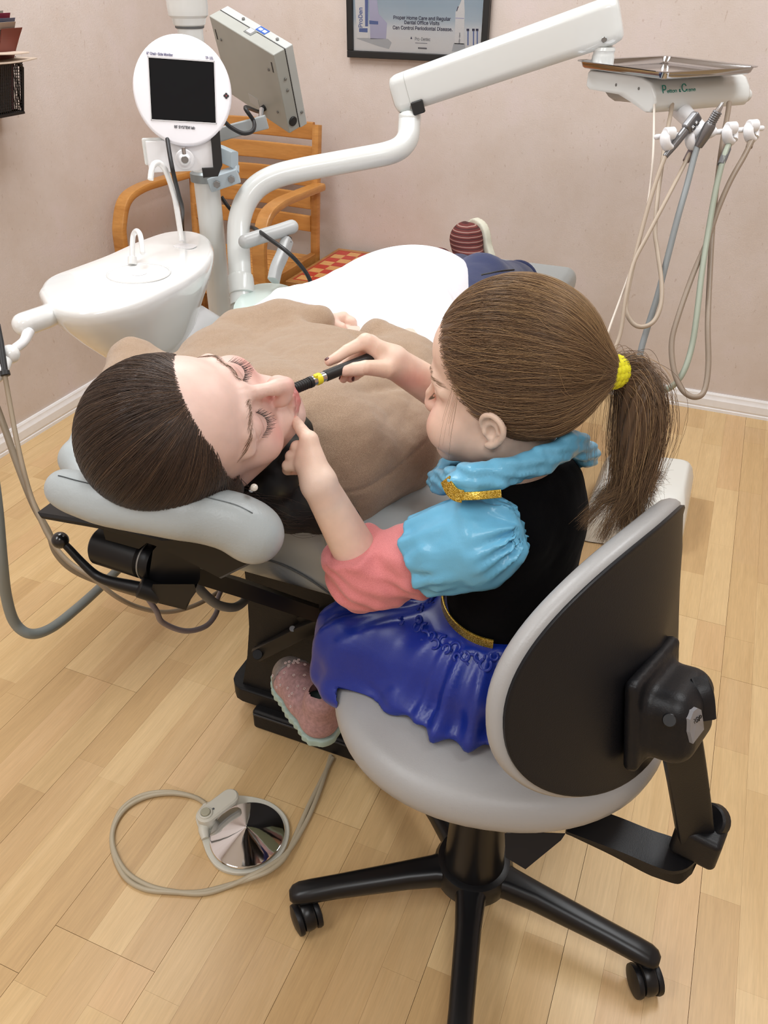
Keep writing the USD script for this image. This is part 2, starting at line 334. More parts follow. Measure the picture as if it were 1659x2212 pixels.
def planks():
    rng = random.Random(5); w = .1932/3; P = []
    b0 = int(math.floor((X0-.008)/.1932))
    for b in range(b0, 22):
        bx = .008+.1932*b; yb = Y0-rng.uniform(0, 1.2)+(0 if b else 0); ends = []
        while yb < Y1: ends.append(yb); yb += 1.28
        if b == 0: ends = [1.662-1.28*3, 1.662-1.28*2, 1.662-1.28, 1.662]
        for e0 in ends:
            for k in range(3):
                y = e0; cut = rng.uniform(.12, .4)
                while y < e0+1.28-1e-6:
                    y2 = min(y+cut, e0+1.28); y2 = e0+1.28 if e0+1.28-y2 < .07 else y2; cut = rng.uniform(.27, .43)
                    g = .00035; x0, x1 = bx+k*w+(g if k == 0 else .0001), bx+(k+1)*w-(g if k == 2 else .0001)
                    a, c = max(x0, X0+.001), min(x1, X1-.001); ya, yc = max(y+(g if y == e0 else .0001), Y0), min(y2-(g if y2 >= e0+1.27 else .0001), Y1-.001)
                    if c-a > .004 and yc-ya > .004: P.append((a, c, ya, yc, -rng.uniform(0, .00025), rng.randrange(7)))
                    y = y2
    seen = []
    for i, (a, c, ya, yc, z, t) in enumerate(P):
        u = [floor_pixel(x, y) for x in (a, c) for y in (ya, (ya+yc)/2, yc)]
        if any(-10 < q[0] < 1669 and -10 < q[1] < 2222 for q in u): seen.append((u[2][2], i))
    near = {i for _, i in sorted(seen)[:300]}; rest = []
    for i, (a, c, ya, yc, z, t) in enumerate(P):
        m = box((a, ya, -.008), (c, yc, z))
        if i in near: obj('plank', m, M_plank[t], floor_x, smooth=False)
        else: rest.append(m)
    obj('far_planks', cat_(*rest), M_plank_all, floor_x, smooth=False, kind='stuff')
planks()

# ================================================================== things along the walls
M_black = mat('black_paint', (28, 28, 29), .4); M_dark = mat('dark_plastic', (38, 38, 40), .45)
M_pine = wood('honey_wood', (206, 150, 84), (176, 117, 56), rough=.3, scale=(6., 6., 30.))
M_pine_x = wood('honey_wood_slat', (204, 148, 82), (178, 119, 58), rough=.3, scale=(3., 30., 30.))
# --- framed poster on the back wall
RW = A([[1., 0, 0], [0, 0, -1], [0, 1, 0]])            # local xy -> the plane of the back wall, facing the room
po = thing('framed_poster', 'black framed dental care poster hanging on the back wall', 'framed poster', (-1.06, Y1, 1.04))
px0, px1, pz0, pz1 = -1.304, -.822, 1.046, 1.66; fw = .0205
for lo, hi in (((px0, pz0), (px1, pz0+fw)), ((px0, pz1-fw), (px1, pz1)), ((px0, pz0+fw), (px0+fw, pz1-fw)), ((px1-fw, pz0+fw), (px1, pz1-fw))):
    obj('frame_rail', box((lo[0], Y1-.022, lo[1]), (hi[0], Y1-.0005, hi[1]), .002), M_black, po)
nn = {'g': ('geometry', {}), 's': ('separate_xyz', {}), 'mr': ('map_range', dict(from_min=1.10, from_max=1.20)), 'r': ('rgb_ramp', {'ramp': [(0, lin((238, 238, 240))), (.35, lin((232, 236, 242))), (.6, lin((196, 212, 226))), (1, lin((176, 198, 216)))]}), 'p': ('principled_bsdf', dict(roughness=.25))}
M_print = usdkit.material(stage, LK+'/poster_print', nn, [('g.position', 's.vector'), ('s.z', 'mr.value'), ('mr.result', 'r.fac'), ('r.color', 'p.base_color')], surface='p.BSDF')
obj('print', box((px0+fw, Y1-.011, pz0+fw), (px1-fw, Y1-.009, pz1-fw)), M_print, po, smooth=False)
M_ink = mat('poster_ink', (48, 50, 84), .5); M_lav = mat('poster_lavender', (196, 196, 226), .4); M_blue = mat('poster_blue', (92, 116, 178), .4); M_pgrey = mat('poster_grey', (196, 200, 206), .4); M_pwhite = mat('poster_white', (240, 240, 242), .4)
yp = Y1-.0112
def wtext(t, u, v, hpx, wpx, m, name='lettering', up=None, bold=True, y=yp):
    c = WP(u, v); R = RW if up is None else RW@A([[0, -1, 0], [1, 0, 0], [0, 0, 1.]])
    obj(name, text(t, hpx*.00155, R, (c[0], y, c[1]), .0004, bold, width=wpx*.00154), m, po, smooth=False)
def WP(u, v):
    d = _right*(u-829.5)/1758.5-_up*(v-1106)/1758.5+_fwd; t = yp/d[1]; return d[0]*t, CAM_H+d[2]*t
wtext('Proper Home Care and Regular', 911, 43, 6.2, 126, M_ink); wtext('Dental Office Visits', 911, 53, 6.2, 77, M_ink); wtext('Can Control Periodontal Disease.', 912, 65, 6.2, 132, M_ink)
wtext('Pro-Dentec', 913, 88, 6, 34, mat('poster_ink_grey', (110, 112, 122), .5), bold=False)
def flat(px, m, name, y=yp, t=.0004):
    P = A([WP(u, v) for u, v in px]); a = np.cross(P-np.roll(P, 1, 0), np.roll(P, -1, 0)-P).sum(); P = P if a > 0 else P[::-1]
    obj(name, plate(P, t, 0, RW, (0, y, 0)), m, po, smooth=False)
flat([(897, 92), (923, 93), (923, 94.4), (897, 93.4)], mat('poster_ink_pale', (140, 142, 152), .5), 'fine_print')
flat([(886.5, 84), (890.5, 84), (888.5, 78.5)], M_ink, 'logo'); flat([(903, 102), (922, 103), (922, 106.5), (903, 105.5)], mat('poster_mark', (120, 120, 126), .5), 'bar_mark')
flat([(765, -30), (794, -30), (796, 82), (772, 82)], M_pwhite, 'printed_carton'); flat([(788, -30), (795, -30), (795, 57), (789, 57)], M_blue, 'printed_band', yp-.0004)
flat([(776, 61), (794, 61), (794, 70), (776, 69)], M_blue, 'printed_band', yp-.0004); flat([(797, -20), (812, -20), (818, 30), (836, 50), (834, 84), (800, 84)], M_lav, 'printed_bottle')
flat([(798, 44), (817, 46), (817, 53), (798, 52)], M_blue, 'printed_band', yp-.0004); flat([(770, 82), (838, 84), (846, 92), (840, 106), (818, 100), (772, 84)], M_pgrey, 'printed_stand')
wtext('ProDen', 783, 38, 9, 36, M_blue, up=1, y=yp-.0006)
flat([(997, 0), (1003, 0), (1004, 26), (1002, 96), (982, 95), (984, 26), (994, 8)], M_pwhite, 'printed_handle'); flat([(984, 38), (1003, 39), (1002, 41), (984, 40)], M_lav, 'printed_band', yp-.0004)
flat([(991, 14), (987, 25), (986, 24), (989, 14)], M_ink, 'printed_button', yp-.0004); flat([(980, 93), (1004, 94), (1006, 112), (976, 111)], M_pgrey, 'printed_base')
wtext('Rota-dent', 994, 83, 3, 20, M_ink, up=1, bold=False, y=yp-.0006)
for u in (1011, 1023, 1031):
    flat([(u-1.2, 66), (u+1.2, 66), (u+1, 98), (u-1.4, 98)], M_blue, 'printed_brush'); flat([(u-3, 62), (u+2.5, 62), (u+2.5, 67), (u-3, 67)], M_ink, 'printed_brush_head', yp-.0004)
obj('glazing', box((px0+fw, Y1-.0135, pz0+fw), (px1-fw, Y1-.0130, pz1-fw)), usdkit.material(stage, LK+'/poster_glass', {'f': ('fresnel', {'IOR': 1.35}), 't': ('transparent_bsdf', {'color': (1., 1., 1.)}), 'g': ('glossy_bsdf', {'roughness': .05}), 'm': ('mix_closure', {})}, [('f.fac', 'm.fac'), ('t.BSDF', 'm.closure1'), ('g.BSDF', 'm.closure2')], surface='m.closure'), po, smooth=False)
# --- wall pocket with papers on the left wall
wp = thing('wall_file_basket', 'black wire mesh wall pocket stuffed with magazines on the left wall', 'file basket', (X0, 1.7, .95))
by1, by0, bz0, bz1 = 1.938, 1.60, .955, 1.082; bx0, bx1 = X0+.085, X0+.123
fx = lambda z: bx0+(bx1-bx0)*(z-bz0)/(bz1-bz0)                       # the front leans out towards its top
for P in ([(bx1, by0, bz1), (bx1-.003, by1-.015, bz1), (bx1-.006, by1, bz1-.015), (bx0, by1, bz0), (bx0, by0, bz0)], [(bx0, by1, bz0), (X0+.004, by1+.002, bz0+.01), (X0+.004, by1+.002, bz1+.05), (bx1-.006, by1, bz1-.012)], [(bx0, by0, bz0), (X0+.004, by0, bz0+.01), (X0+.004, by0, bz1+.05), (bx1, by0, bz1)]):
    obj('rim_wire', strip(P, .009, .009, (1, 0, 0)), M_black, wp)
ms = []
for k in range(44): y = by0+(by1-by0)*(k+.5)/44; ms.append(strip([(bx0, y, bz0), (bx1, y, bz1-.003)], .0022, .0012, (1, 0, 0)))
for k in range(17): z = bz0+(bz1-bz0)*(k+.5)/17; ms.append(strip([(fx(z), by0, z), (fx(z), by1, z)], .0012, .0022, (1, 0, 0)))
for k in range(11): x = X0+.006+.105*k/11; ms.append(strip([(min(x, bx0-.002), by1, bz0+.01), (x, by1, bz1+.01)], .0022, .0012, (0, 1, 0)))
for k in range(17): z = bz0+.01+(bz1-bz0)*k/17; ms.append(strip([(X0+.006, by1, z), (fx(z), by1, z)], .0012, .0022, (0, 1, 0)))
obj('wire_mesh', cat_(*ms), M_black, wp, kind='stuff'); obj('back_panel', box((X0+.001, by0, bz0), (X0+.004, by1, bz1+.06)), M_dark, wp); obj('bottom_panel', box((X0+.002, by0, bz0-.004), (bx0+.004, by1+.004, bz0+.002)), M_black, wp)
def sheet(name, lab, cat, x, y1, z1, rgb, lean, t=.004, tiltz=0., z0=.962, dz=0., y0=1.64):
    n = 9; s = np.linspace(0, 1, n); rings = []
    for a in s:
        z = z0+(z1-z0)*a; xx = x+lean*a**1.3; yb = y1+tiltz*a*a
        rings.append([(xx, y0, z+dz*a), (xx+t, y0, z+dz*a), (xx+t, yb, z), (xx, yb, z)])
    return obj(name, loft(A(rings)), mat('paper_%d_%d_%d' % rgb, rgb, .5, noise=(9, .12)), smooth=40, label=lab, cat=cat)
sheet('magazine', 'dark navy magazine at the back of the wall basket', 'magazine', X0+.008, 1.918, 1.208, (44, 48, 70), .085)
sheet('magazine', 'pale green magazine edge second from the wall in the basket', 'magazine', X0+.016, 1.924, 1.198, (190, 198, 182), .088)
sheet('magazine', 'crimson magazine edge showing behind the grey blue one in the wall basket', 'magazine', X0+.025, 1.938, 1.193, (140, 42, 66), .089, .003)
sheet('magazine', 'grey blue magazine with white edge behind the cream one in the wall basket', 'magazine', X0+.034, 1.940, 1.182, (104, 110, 132), .090)
cream_ = sheet('magazine', 'cream magazine with dark lettering on cover in the wall basket', 'magazine', X0+.044, 1.925, 1.174, (168, 150, 134), .092, .005)
Rq = A([[0, 0, 1.], [1, 0, 0], [0, 1, 0]])
mp_ = lambda y, z: A([X0+.044+.092*((z-.962)/.212)**1.3+.0055, y, z])
for P in ([(1.852, 1.150), (1.872, 1.156), (1.892, 1.152), (1.902, 1.143)], [(1.85, 1.137), (1.868, 1.140), (1.880, 1.136), (1.878, 1.144)], [(1.85, 1.128), (1.87, 1.124), (1.888, 1.127), (1.894, 1.131)]): obj('cover_lettering', tube([mp_(*q) for q in P], .0011, 6, 5), mat('ink_dark', (52, 44, 44), .6), cream_)
sheet('booklet', 'rust red booklet leaning out of the wall basket', 'booklet', X0+.060, 1.915, 1.160, (122, 62, 52), .078, .003, .030, y0=1.872)
sheet('magazine', 'charcoal magazine behind the mesh front of the wall basket', 'magazine', X0+.074, 1.905, 1.078, (84, 88, 92), .034, .006)
sheet('leaflet', 'mauve leaflet standing in the corner of the wall basket', 'leaflet', X0+.066, 1.926, 1.086, (122, 84, 96), .036, .003)
for k, (z, y, r) in enumerate(((1.108, 1.925, (216, 196, 178)), (1.090, 1.950, (196, 178, 160)))):
    P = [(X0+.118+.01*math.sin(q*3), 1.62+(y-1.62)*q, z+.004*math.sin(q*5+k)) for q in np.linspace(0, 1, 10)]
    obj('paper_sheet', strip(P, .085, .0035, (0, 0, 1)), mat('loose_paper_%d' % k, r, .6), label=('upper' if k == 0 else 'lower')+' cream paper lying flat across the wall basket top', cat='paper')
# --- wooden armchair in the corner
ac = thing('wooden_armchair', 'honey coloured wooden armchair with slatted back in the room corner', 'chair', (-1.65, 2.5, 0))
xl, xr, yb = -1.895, -1.385, 2.72
for x in (xl, xr): obj('back_post', strip([(x, yb-.02, 0), (x, yb-.03, .3), (x, yb-.01, .55), (x, yb+.03, .845)], .030, .036, (0, 1, 0), .4, 6), M_pine, ac)
for k in range(5):
    z = .825-.075*k; yy = yb+.028-.013*k
    P = [(xl+.012, yy, z), ((xl+xr)/2, yy+.02, z), (xr-.012, yy, z)]; P = spl(P, 8)
    obj('back_slat', strip(P, .056, .016, (0, 1, 0), .3), M_pine_x, ac)
for x in (xl-.02, xr+.015):
    P = [(x, yb, .65), (x, 2.55, .655), (x, 2.42, .655), (x, 2.335, .635), (x, 2.29, .575), (x, 2.275, .5), (x, 2.275, .25), (x, 2.28, 0)]
    obj('bent_arm', strip(P, .048, .026, (0, 0, 1), .3, 8), M_pine, ac)
obj('side_rail', box((xl-.005, 2.29, .375), (xl+.018, yb-.03, .425), .004), M_pine, ac); obj('side_rail', box((xr-.015, 2.29, .375), (xr+.008, yb-.03, .425), .004), M_pine, ac)
obj('front_rail', box((xl, 2.28, .37), (xr, 2.305, .42), .004), M_pine_x, ac)
for k in range(7): obj('seat_slat', box((xl+.012, 2.31+.055*k, .40), (xr-.014, 2.356+.055*k, .416), .004), M_pine_x, ac)
# --- chess table
ct = thing('chess_table', 'low wooden table with inlaid red and tan checkerboard top by the back wall', 'table', (-1.15, 2.6, 0))
tx0, tx1, ty0, ty1, tz = -1.352, -.95, 2.40, 2.825, .41
obj('tabletop', box((tx0, ty0, tz-.022), (tx1, ty1, tz), .003), wood('table_wood', (184, 134, 78), (150, 100, 54), rough=.4, scale=(4., 30., 30.)), ct)
obj('apron', box((tx0+.02, ty0+.02, tz-.09), (tx1-.02, ty1-.02, tz-.022)), M_pine_x, ct)
M_red = mat('checker_red', (180, 58, 44), .4, noise=(60, .12)); M_tan = mat('checker_tan', (206, 152, 92), .4, noise=(60, .1)); q = .0445
cx0, cy0 = (tx0+tx1)/2-4*q, (ty0+ty1)/2-4*q
for i in range(8):
    for j in range(8): obj('square', box((cx0+i*q+.0003, cy0+j*q+.0003, tz-.001), (cx0+i*q+q-.0003, cy0+j*q+q-.0003, tz+.0008)), M_red if (i+j) % 2 else M_tan, ct, smooth=False)
for lo, hi in (((cx0-.008, cy0-.008), (cx0+8*q+.008, cy0-.003)), ((cx0-.008, cy0+8*q+.003), (cx0+8*q+.008, cy0+8*q+.008)), ((cx0-.008, cy0), (cx0-.003, cy0+8*q)), ((cx0+8*q+.003, cy0), (cx0+8*q+.008, cy0+8*q))): obj('inlay_line', box((*lo, tz-.001), (*hi, tz+.0007)), M_red, ct, smooth=False)
for x in (tx0+.03, tx1-.03):
    for y in (ty0+.03, ty1-.03): obj('leg', box((x-.018, y-.018, 0), (x+.018, y+.018, tz-.022), .003), M_pine, ct)
# --- white floor box
M_ivory = mat('ivory_plastic', (226, 226, 220), .42)
def floor_box():
    t = thing('floor_utility_box', 'large ivory plastic utility box cover on the floor under the tray', 'utility box', (-.06, 2.03, 0))
    def ring(a, z): # a: inset
        y0, y1 = 1.890+a*1.15, 2.205-a*.55; P = rrect(.262-2*a*.35, y1-y0, .028); return np.column_stack([P[:, 0]-.063, P[:, 1]+(y0+y1)/2+(P[:, 0])*.16, np.full(len(P), z)])
    rings = [ring(0, .004), ring(.004, .05), ring(.012, .085), ring(.035, .118), ring(.062, .138), ring(.09, .146)]
    obj('cover', loft(rings), M_ivory, t, smooth=50); obj('base_gasket', loft([ring(.003, 0), ring(.003, .0045)]), M_dark, t)
floor_box()

# ================================================================== dental unit: column, monitor, film viewer, basin, delivery arm and console
M_enamel = mat('enamel_white', (226, 229, 227), .22, coat=.3); M_gloss = mat('gloss_white', (240, 241, 240), .12, coat=.5)
M_plast = mat('plastic_white', (238, 238, 240), .3); M_bluegrey = mat('bluegrey_enamel', (182, 196, 204), .3); M_case = mat('viewer_grey', (168, 170, 164), .42, noise=(14, .03))
M_case2 = mat('viewer_grey_pale', (188, 192, 190), .4, noise=(14, .03)); M_steel = mat('steel', (196, 198, 200), .22, 1.); M_screw = mat('screw_steel', (150, 152, 152), .35, 1.)
M_cable = mat('black_cable', (26, 26, 28), .45)
cxx, cyy = -1.172, 1.732
up = A([0, 0, 1.])
co = thing('unit_column', 'white enamel support column standing behind the wash basin', 'column', (cxx, cyy, 0))
obj('lower_pole', cyl((cxx, cyy, .02), (cxx, cyy, .905), .030, 32, .05), M_enamel, co); obj('upper_pole', cyl((cxx, cyy, .885), (cxx, cyy, 1.225), .0275, 32, .05), M_enamel, co)
obj('sleeve', lathe([(.030, 1.190), (.034, 1.193), (.0365, 1.205), (.042, 1.21), (.0435, 1.225), (.0435, 2.0), (.042, 2.002)], (cxx, cyy, 0)), M_enamel, co)
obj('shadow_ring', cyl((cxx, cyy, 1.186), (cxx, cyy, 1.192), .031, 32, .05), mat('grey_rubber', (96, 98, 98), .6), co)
obj('floor_flange', lathe([(.0, 0), (.09, 0), (.09, .012), (.04, .022), (.034, .05)], (cxx, cyy, 0)), M_enamel, co)
obj('upper_collar', lathe([(.031, .872), (.037, .874), (.037, .892), (.031, .897)], (cxx, cyy, 0)), mat('collar_grey', (140, 148, 150), .35, .6), co)
# clamp block with two bolts, bracket arms
ax_x = unit(_right*.93+A([0, 0, .33])*.6); Rb = frame(-_fwd+up*.3, up)
c0 = A((-1.1308, 1.7431, 0.8794)); Rc = np.stack([unit(A((-1.1006, 1.7675, 0.8960))-A((-1.1613, 1.7278, 0.8755))), A([0, 0, 0.]), A([0, 0, 0.])], 1); zc = unit(np.cross(Rc[:, 0], up)); Rc[:, 1] = unit(np.cross(zc, Rc[:, 0])); Rc[:, 2] = zc
obj('clamp_block', cbox(c0, (.074, .032, .05), .003, Rc), M_bluegrey, co)
for s in (-.018, .018): obj('clamp_bolt', cyl(c0+Rc@A([s, -.001, .024]), c0+Rc@A([s, -.001, .033]), .0085, 6, .1), M_screw, co)
obj('bracket_arm', strip([(-1.2020, 1.7793, 0.9337), (-1.1488, 1.7713, 0.9286), (-1.0989, 1.7486, 0.9229)], .020, .036, (0, 0, 1), .2), M_bluegrey, co)
obj('bracket_pin', cyl(A((-1.1076, 1.7603, 0.9080)), A((-1.1041, 1.7519, 0.8944)), .011), M_bluegrey, co)
obj('viewer_bar', strip([(-1.2378, 1.8365, 0.9432), (-1.1736, 1.8644, 0.9632), (-1.0935, 1.8993, 0.9842)], .022, .030, (0, 0, 1), .15), mat('bar_grey', (168, 174, 176), .35), co)
# monitor plate behind the screen
pc = A((-1.1100, 1.5574, 0.9615)); nf = unit(_right*.22-_f*.95+up*.12); Rp = frame(nf, up); Rp = np.stack([Rp[:, 0], Rp[:, 1], Rp[:, 2]], 1)
obj('mounting_plate', cbox(pc-nf*.012, (.143, .062, .006), .003, Rp), M_plast, co); obj('mounting_plate', cbox(pc-nf*.026+Rp@A([-.026, .010, 0]), (.105, .053, .02), .004, Rp), M_enamel, co)
obj('plate_trim', strip([pc+Rp@A([.060, .066, -.004]), pc+Rp@A([.076, .055, -.004]), pc+Rp@A([.074, -.020, -.004]), pc+Rp@A([.068, -.034, -.004]), pc+Rp@A([.040, -.035, -.004])], .02, .010, nf, .2), M_black, co)
jc = pc+Rp@A([.006, -.006, .012])
obj('ball_joint', cat_(cyl(jc-nf*.024, jc-nf*.004, .020), ball(jc+nf*.004, .0125)), M_plast, co); obj('joint_screw', cyl(jc+nf*.012, jc+nf*.019, .0075), M_screw, co); obj('joint_rod', tube([jc+nf*.006, jc+up*.024+nf*.006], .0045), M_steel, co)
# --- round monitor
mc = A((-1.1144, 1.5964, 1.0808)); nm = unit(_right*.20-_f*.93+up*.30); Rm_ = frame(nm, up); ro = math.radians(-4.5); Rm_ = Rm_@A([[math.cos(ro), -math.sin(ro), 0], [math.sin(ro), math.cos(ro), 0], [0, 0, 1]])
mo = thing('round_monitor', 'round white chairside monitor with a dark rectangular screen', 'monitor', mc)
def disc(prof, sx=1., sy=1.06):
    v, f = lathe(prof, n=72); return (v*.90*A([sx, sy, 1]))@Rm_.T+mc, f
Mo = mat('monitor_white', (244, 244, 250), .28)
obj('housing', disc([(.0, -.030), (.06, -.030), (.098, -.020), (.110, -.008), (.1115, .0), (.1105, .006), (.106, .010), (.0, .011)]), Mo, mo, smooth=60)
obj('back_shell', disc([(.0, -.05), (.05, -.05), (.075, -.03), (.0, -.028)]), Mo, mo)
L = lambda x, y, z=.0112: mc+Rm_@(A([x, y, z])*.90)
obj('screen', box(A((-.0725, -.0655, .008))*.90, A((.0725, .0625, .0118))*.90, .001, Rm_, mc), mat('screen_black', (14, 14, 16), .5, spec=.12), mo, label='dark switched off screen')
obj('screen_edge', cat_(*[box(A(a)*.90, A(b)*.90, 0, Rm_, mc) for a, b in (((-.0745, .0625, .009), (.0745, .0655, .0121)), ((-.0745, -.0675, .009), (.0745, -.0655, .0121)), ((-.0745, -.0675, .009), (-.0725, .0655, .0121)), ((.0725, -.0675, .009), (.0745, .0655, .0121)))]), mat('screen_edge', (206, 206, 208), .4), mo)
Mt = mat('print_grey', (88, 88, 128), .5); Mt2 = mat('print_black', (40, 40, 46), .5)
obj('lettering', text('8" Chair-Side Monitor', .0046, Rm_, L(-.0475, .0690), .0005, True, width=.052), Mt, mo, smooth=False); obj('lettering', text('TP-10L', .0046, Rm_, L(.063, .0685), .0005, True, width=.016), Mt, mo, smooth=False)
obj('lettering', text('RF SYSTEM lab', .0052, Rm_, L(.001, -.0815), .0005, True, width=.042), Mt2, mo, smooth=False)
for dx, dy in ((0, .0035), (0, -.0035), (.0035, 0), (-.0035, 0)): obj('control_dot', disc and cyl(L(.0985+dx, -.006+dy, .010), L(.0985+dx, -.006+dy, .0118), .0026, 16), M_black, mo)
obj('control_light', cyl(L(.0985, -.006, .010), L(.0985, -.006, .0120), .0014, 12), mat('red_dot', (170, 40, 50), .4), mo)
# --- film viewer box
vB = A([-1.126, 2.010, 1.117]); Rv = A([[-.880, -.077, -.468], [.395, .428, -.813], [.263, -.900, -.347]])
fv = thing('film_viewer', 'tilted grey metal film viewer box behind the round monitor', 'film viewer', vB)
V = lambda x, y, z: vB+Rv@A([x, y, z])
obj('rear_case', box((0, 0, -.036), (.28, .213, 0), .003, Rv, vB), M_case, fv); obj('front_case', box((0, 0, -.062), (.28, .216, -.0375), .003, Rv, vB), M_case2, fv)
obj('seam', box((.001, .001, -.038), (.279, .212, -.035), 0, Rv, vB), M_dark, fv)
obj('switch', box((.120, -.004, -.034), (.139, .002, -.018), .002, Rv, vB), M_plast, fv); obj('switch_plate', box((.114, -.0014, -.036), (.145, .002, -.014), .001, Rv, vB), mat('switch_plate', (120, 122, 120), .4), fv)
obj('sticker', box((.090, -.0008, -.059), (.128, .001, -.040), 0, Rv, vB), mat('sticker_blue', (44, 92, 178), .4), fv)
Rs = Rv@A([[-1, 0, 0], [0, 0, 1.], [0, 1, 0]]); Rs = Rv@np.stack([A([-1., 0, 0]), A([0, 0, -1.]), A([0, -1., 0])], 1)
for q in (.100, .117): obj('sticker_print', box((q-.0065, -.0014, -.054), (q+.0065, .0, -.045), .001, Rv, vB), mat('white_ink', (235, 238, 245), .5), fv)
for p in ((.19, -.001, -.048), (.045, -.001, -.048)): obj('screw', cyl(V(*p), V(p[0], p[1]-.003, p[2]), .0042, 12), M_screw, fv)
for p in ((-.001, .07, -.02), (-.001, .10, -.02), (-.001, .175, -.05)): obj('screw', cyl(V(*p), V(p[0]-.003, p[1], p[2]), .0036, 12), M_screw, fv)
for p in ((.035, .05, .001), (.035, .165, .001), (.245, .05, .001)): obj('screw', cyl(V(*p), V(p[0], p[1], p[2]+.0025), .0034, 12), M_screw, fv)
obj('vent_slot', box((.014, .024, -.001), (.018, .050, .0008), 0, Rv, vB), M_black, fv); obj('vent_slot', box((.262, .03, -.001), (.266, .056, .0008), 0, Rv, vB), M_black, fv)
obj('round_plug', cyl(V(.001, .185, -.018), V(-.004, .185, -.018), .0125, 24), M_black, fv); obj('rating_label', box((.125, .168, -.001), (.17, .195, .0008), 0, Rv, vB), mat('label_silver', (176, 178, 176), .4), fv)
obj('power_cord', tube([V(.100, .180, .0), V(.100, .182, .02), (-1.1142, 1.8399, 1.0215), (-1.0889, 1.8306, 0.9945), (-1.0748, 1.7996, 0.9797), (-1.0886, 1.7782, 0.9759), (-1.1103, 1.7651, 0.9881), (-1.1210, 1.7566, 1.0002)], .0048, smooth_steps=8), M_cable, fv)
obj('strain_relief', cyl(V(.100, .180, -.002), V(.100, .181, .012), .0078), M_black, fv); obj('mounting_stem', tube([(-1.1195, 1.9157, 0.9856), (-1.1341, 1.9487, 1.0035)], .006), M_steel, fv)
# --- loose black cables
tag_c = 'black cable hanging from the round monitor down beside the column'
obj('monitor_cable', tube([(-1.1339, 1.5484, 0.9984), (-1.1123, 1.5198, 0.9738), (-1.0964, 1.5020, 0.9401), (-1.1135, 1.5349, 0.8876), (-1.1428, 1.5821, 0.8436), (-1.2272, 1.6899, 0.7706), (-1.2597, 1.7299, 0.7006), (-1.2388, 1.6928, 0.6195)], .0045, smooth_steps=8), M_cable, None, label=tag_c, cat='cable')
obj('foot_cable', tube([(-1.1849, 1.8081, 0.8202), (-1.1707, 1.8113, 0.7986), (-1.1437, 1.8224, 0.7628), (-1.1049, 1.7967, 0.7592), (-1.0572, 1.7416, 0.7729), (-1.0061, 1.6848, 0.7824), (-0.9657, 1.6539, 0.7797), (-0.9120, 1.6322, 0.7643), (-0.8857, 1.6458, 0.7323), (-0.8685, 1.6552, 0.6997), (-0.8588, 1.6559, 0.6593)], .0048, smooth_steps=8), M_cable, None, label='black cable crossing behind the delivery arm pipe towards the chess table', cat='cable')
# --- delivery arm: riser, sloping pipe, elbow, balance arm
ar = thing('delivery_arm', 'long white jointed instrument arm reaching across the room to the console', 'instrument arm', (-1.06, 1.68, 0))
pr_ = .0275
rise = [(-1.0338, 1.6178, 0.6247), (-1.0481, 1.6438, 0.6598), (-1.0660, 1.6753, 0.7043), (-1.0829, 1.7073, 0.7490), (-1.0922, 1.7339, 0.7874), (-1.0887, 1.7629, 0.8255), (-1.0702, 1.7934, 0.8572), (-1.0359, 1.8259, 0.8772), (-0.9861, 1.8617, 0.8895), (-0.9205, 1.9069, 0.9005), (-0.8539, 1.9514, 0.9117), (-0.8076, 1.9809, 0.9208), (-0.7823, 2.0026, 0.9329), (-0.7726, 2.0233, 0.9524), (-0.7769, 2.0423, 0.9775), (-0.7807, 2.0542, 0.9943)]
obj('riser_base', cyl((-1.036, 1.612, .02), A((-1.0412, 1.6312, 0.6420)), .0285, 32, .05), M_enamel, ar)
obj('bent_pipe', tube(rise, .0272, 24, 6), M_enamel, ar); e0 = A((-0.7807, 2.0542, 0.9943)); e1 = A((-0.7836, 2.0612, 1.0056))
cb = A((-1.0471, 1.6446, 0.6619)); cd = unit(A((-1.0550, 1.6568, 0.6797))-cb); obj('riser_collar', lathe([(.027, -.022), (.0305, -.020), (.0315, -.012), (.0315, .016), (.0300, .024), (.027, .026)], cb, cd), M_enamel, ar)
obj('elbow_collar', lathe([(.024, -.004), (.0275, -.002), (.0275, .010), (.026, .0135), (.02, .0135)], A((-0.7792, 2.0507, 0.9886)), up), M_enamel, ar)
obj('pivot_post', cyl(A((-0.7797, 2.0519, 0.9905)), A((-0.7888, 2.0762, 1.0291)), .0165, 24), M_enamel, ar)
a0 = A((-0.8031, 2.0684, 1.0445)); a1 = A((-0.3356, 2.1219, 1.2043)); du = unit(a1-a0); Ra = frame(du, up)   # x across, y up-ish, z along
def arm_ring(p, w, hh, up_off=0): return [p+Ra@A([x, y+up_off, 0]) for x, y in rrect(w, hh, .022, 6)]
Ln = np.linalg.norm(a1-a0)
obj('balance_arm', loft([arm_ring(a0-du*.026, .040, .066), arm_ring(a0-du*.020, .058, .080), arm_ring(a0-du*.008, .066, .087), arm_ring(a0, .068, .088), arm_ring(a0+du*(Ln-.02), .074, .095), arm_ring(a1, .072, .093), arm_ring(a1+du*.014, .064, .085), arm_ring(a1+du*.02, .048, .070)]), M_enamel, ar, smooth=40)
obj('end_seam', loft([arm_ring(a0+du*.018, .0686, .0886), arm_ring(a0+du*.0195, .0686, .0886)]), mat('seam_grey', (186, 188, 184), .4), ar)
side = Ra[:, 0] if Ra[:, 0]@_fwd < 0 else -Ra[:, 0]
obj('arm_screw', cyl(a0+du*.022-Ra[:, 1]*.035*np.sign(Ra[2, 1])+side*.03, a0+du*.022-Ra[:, 1]*.035*np.sign(Ra[2, 1])+side*.040, .0058), M_screw, ar)
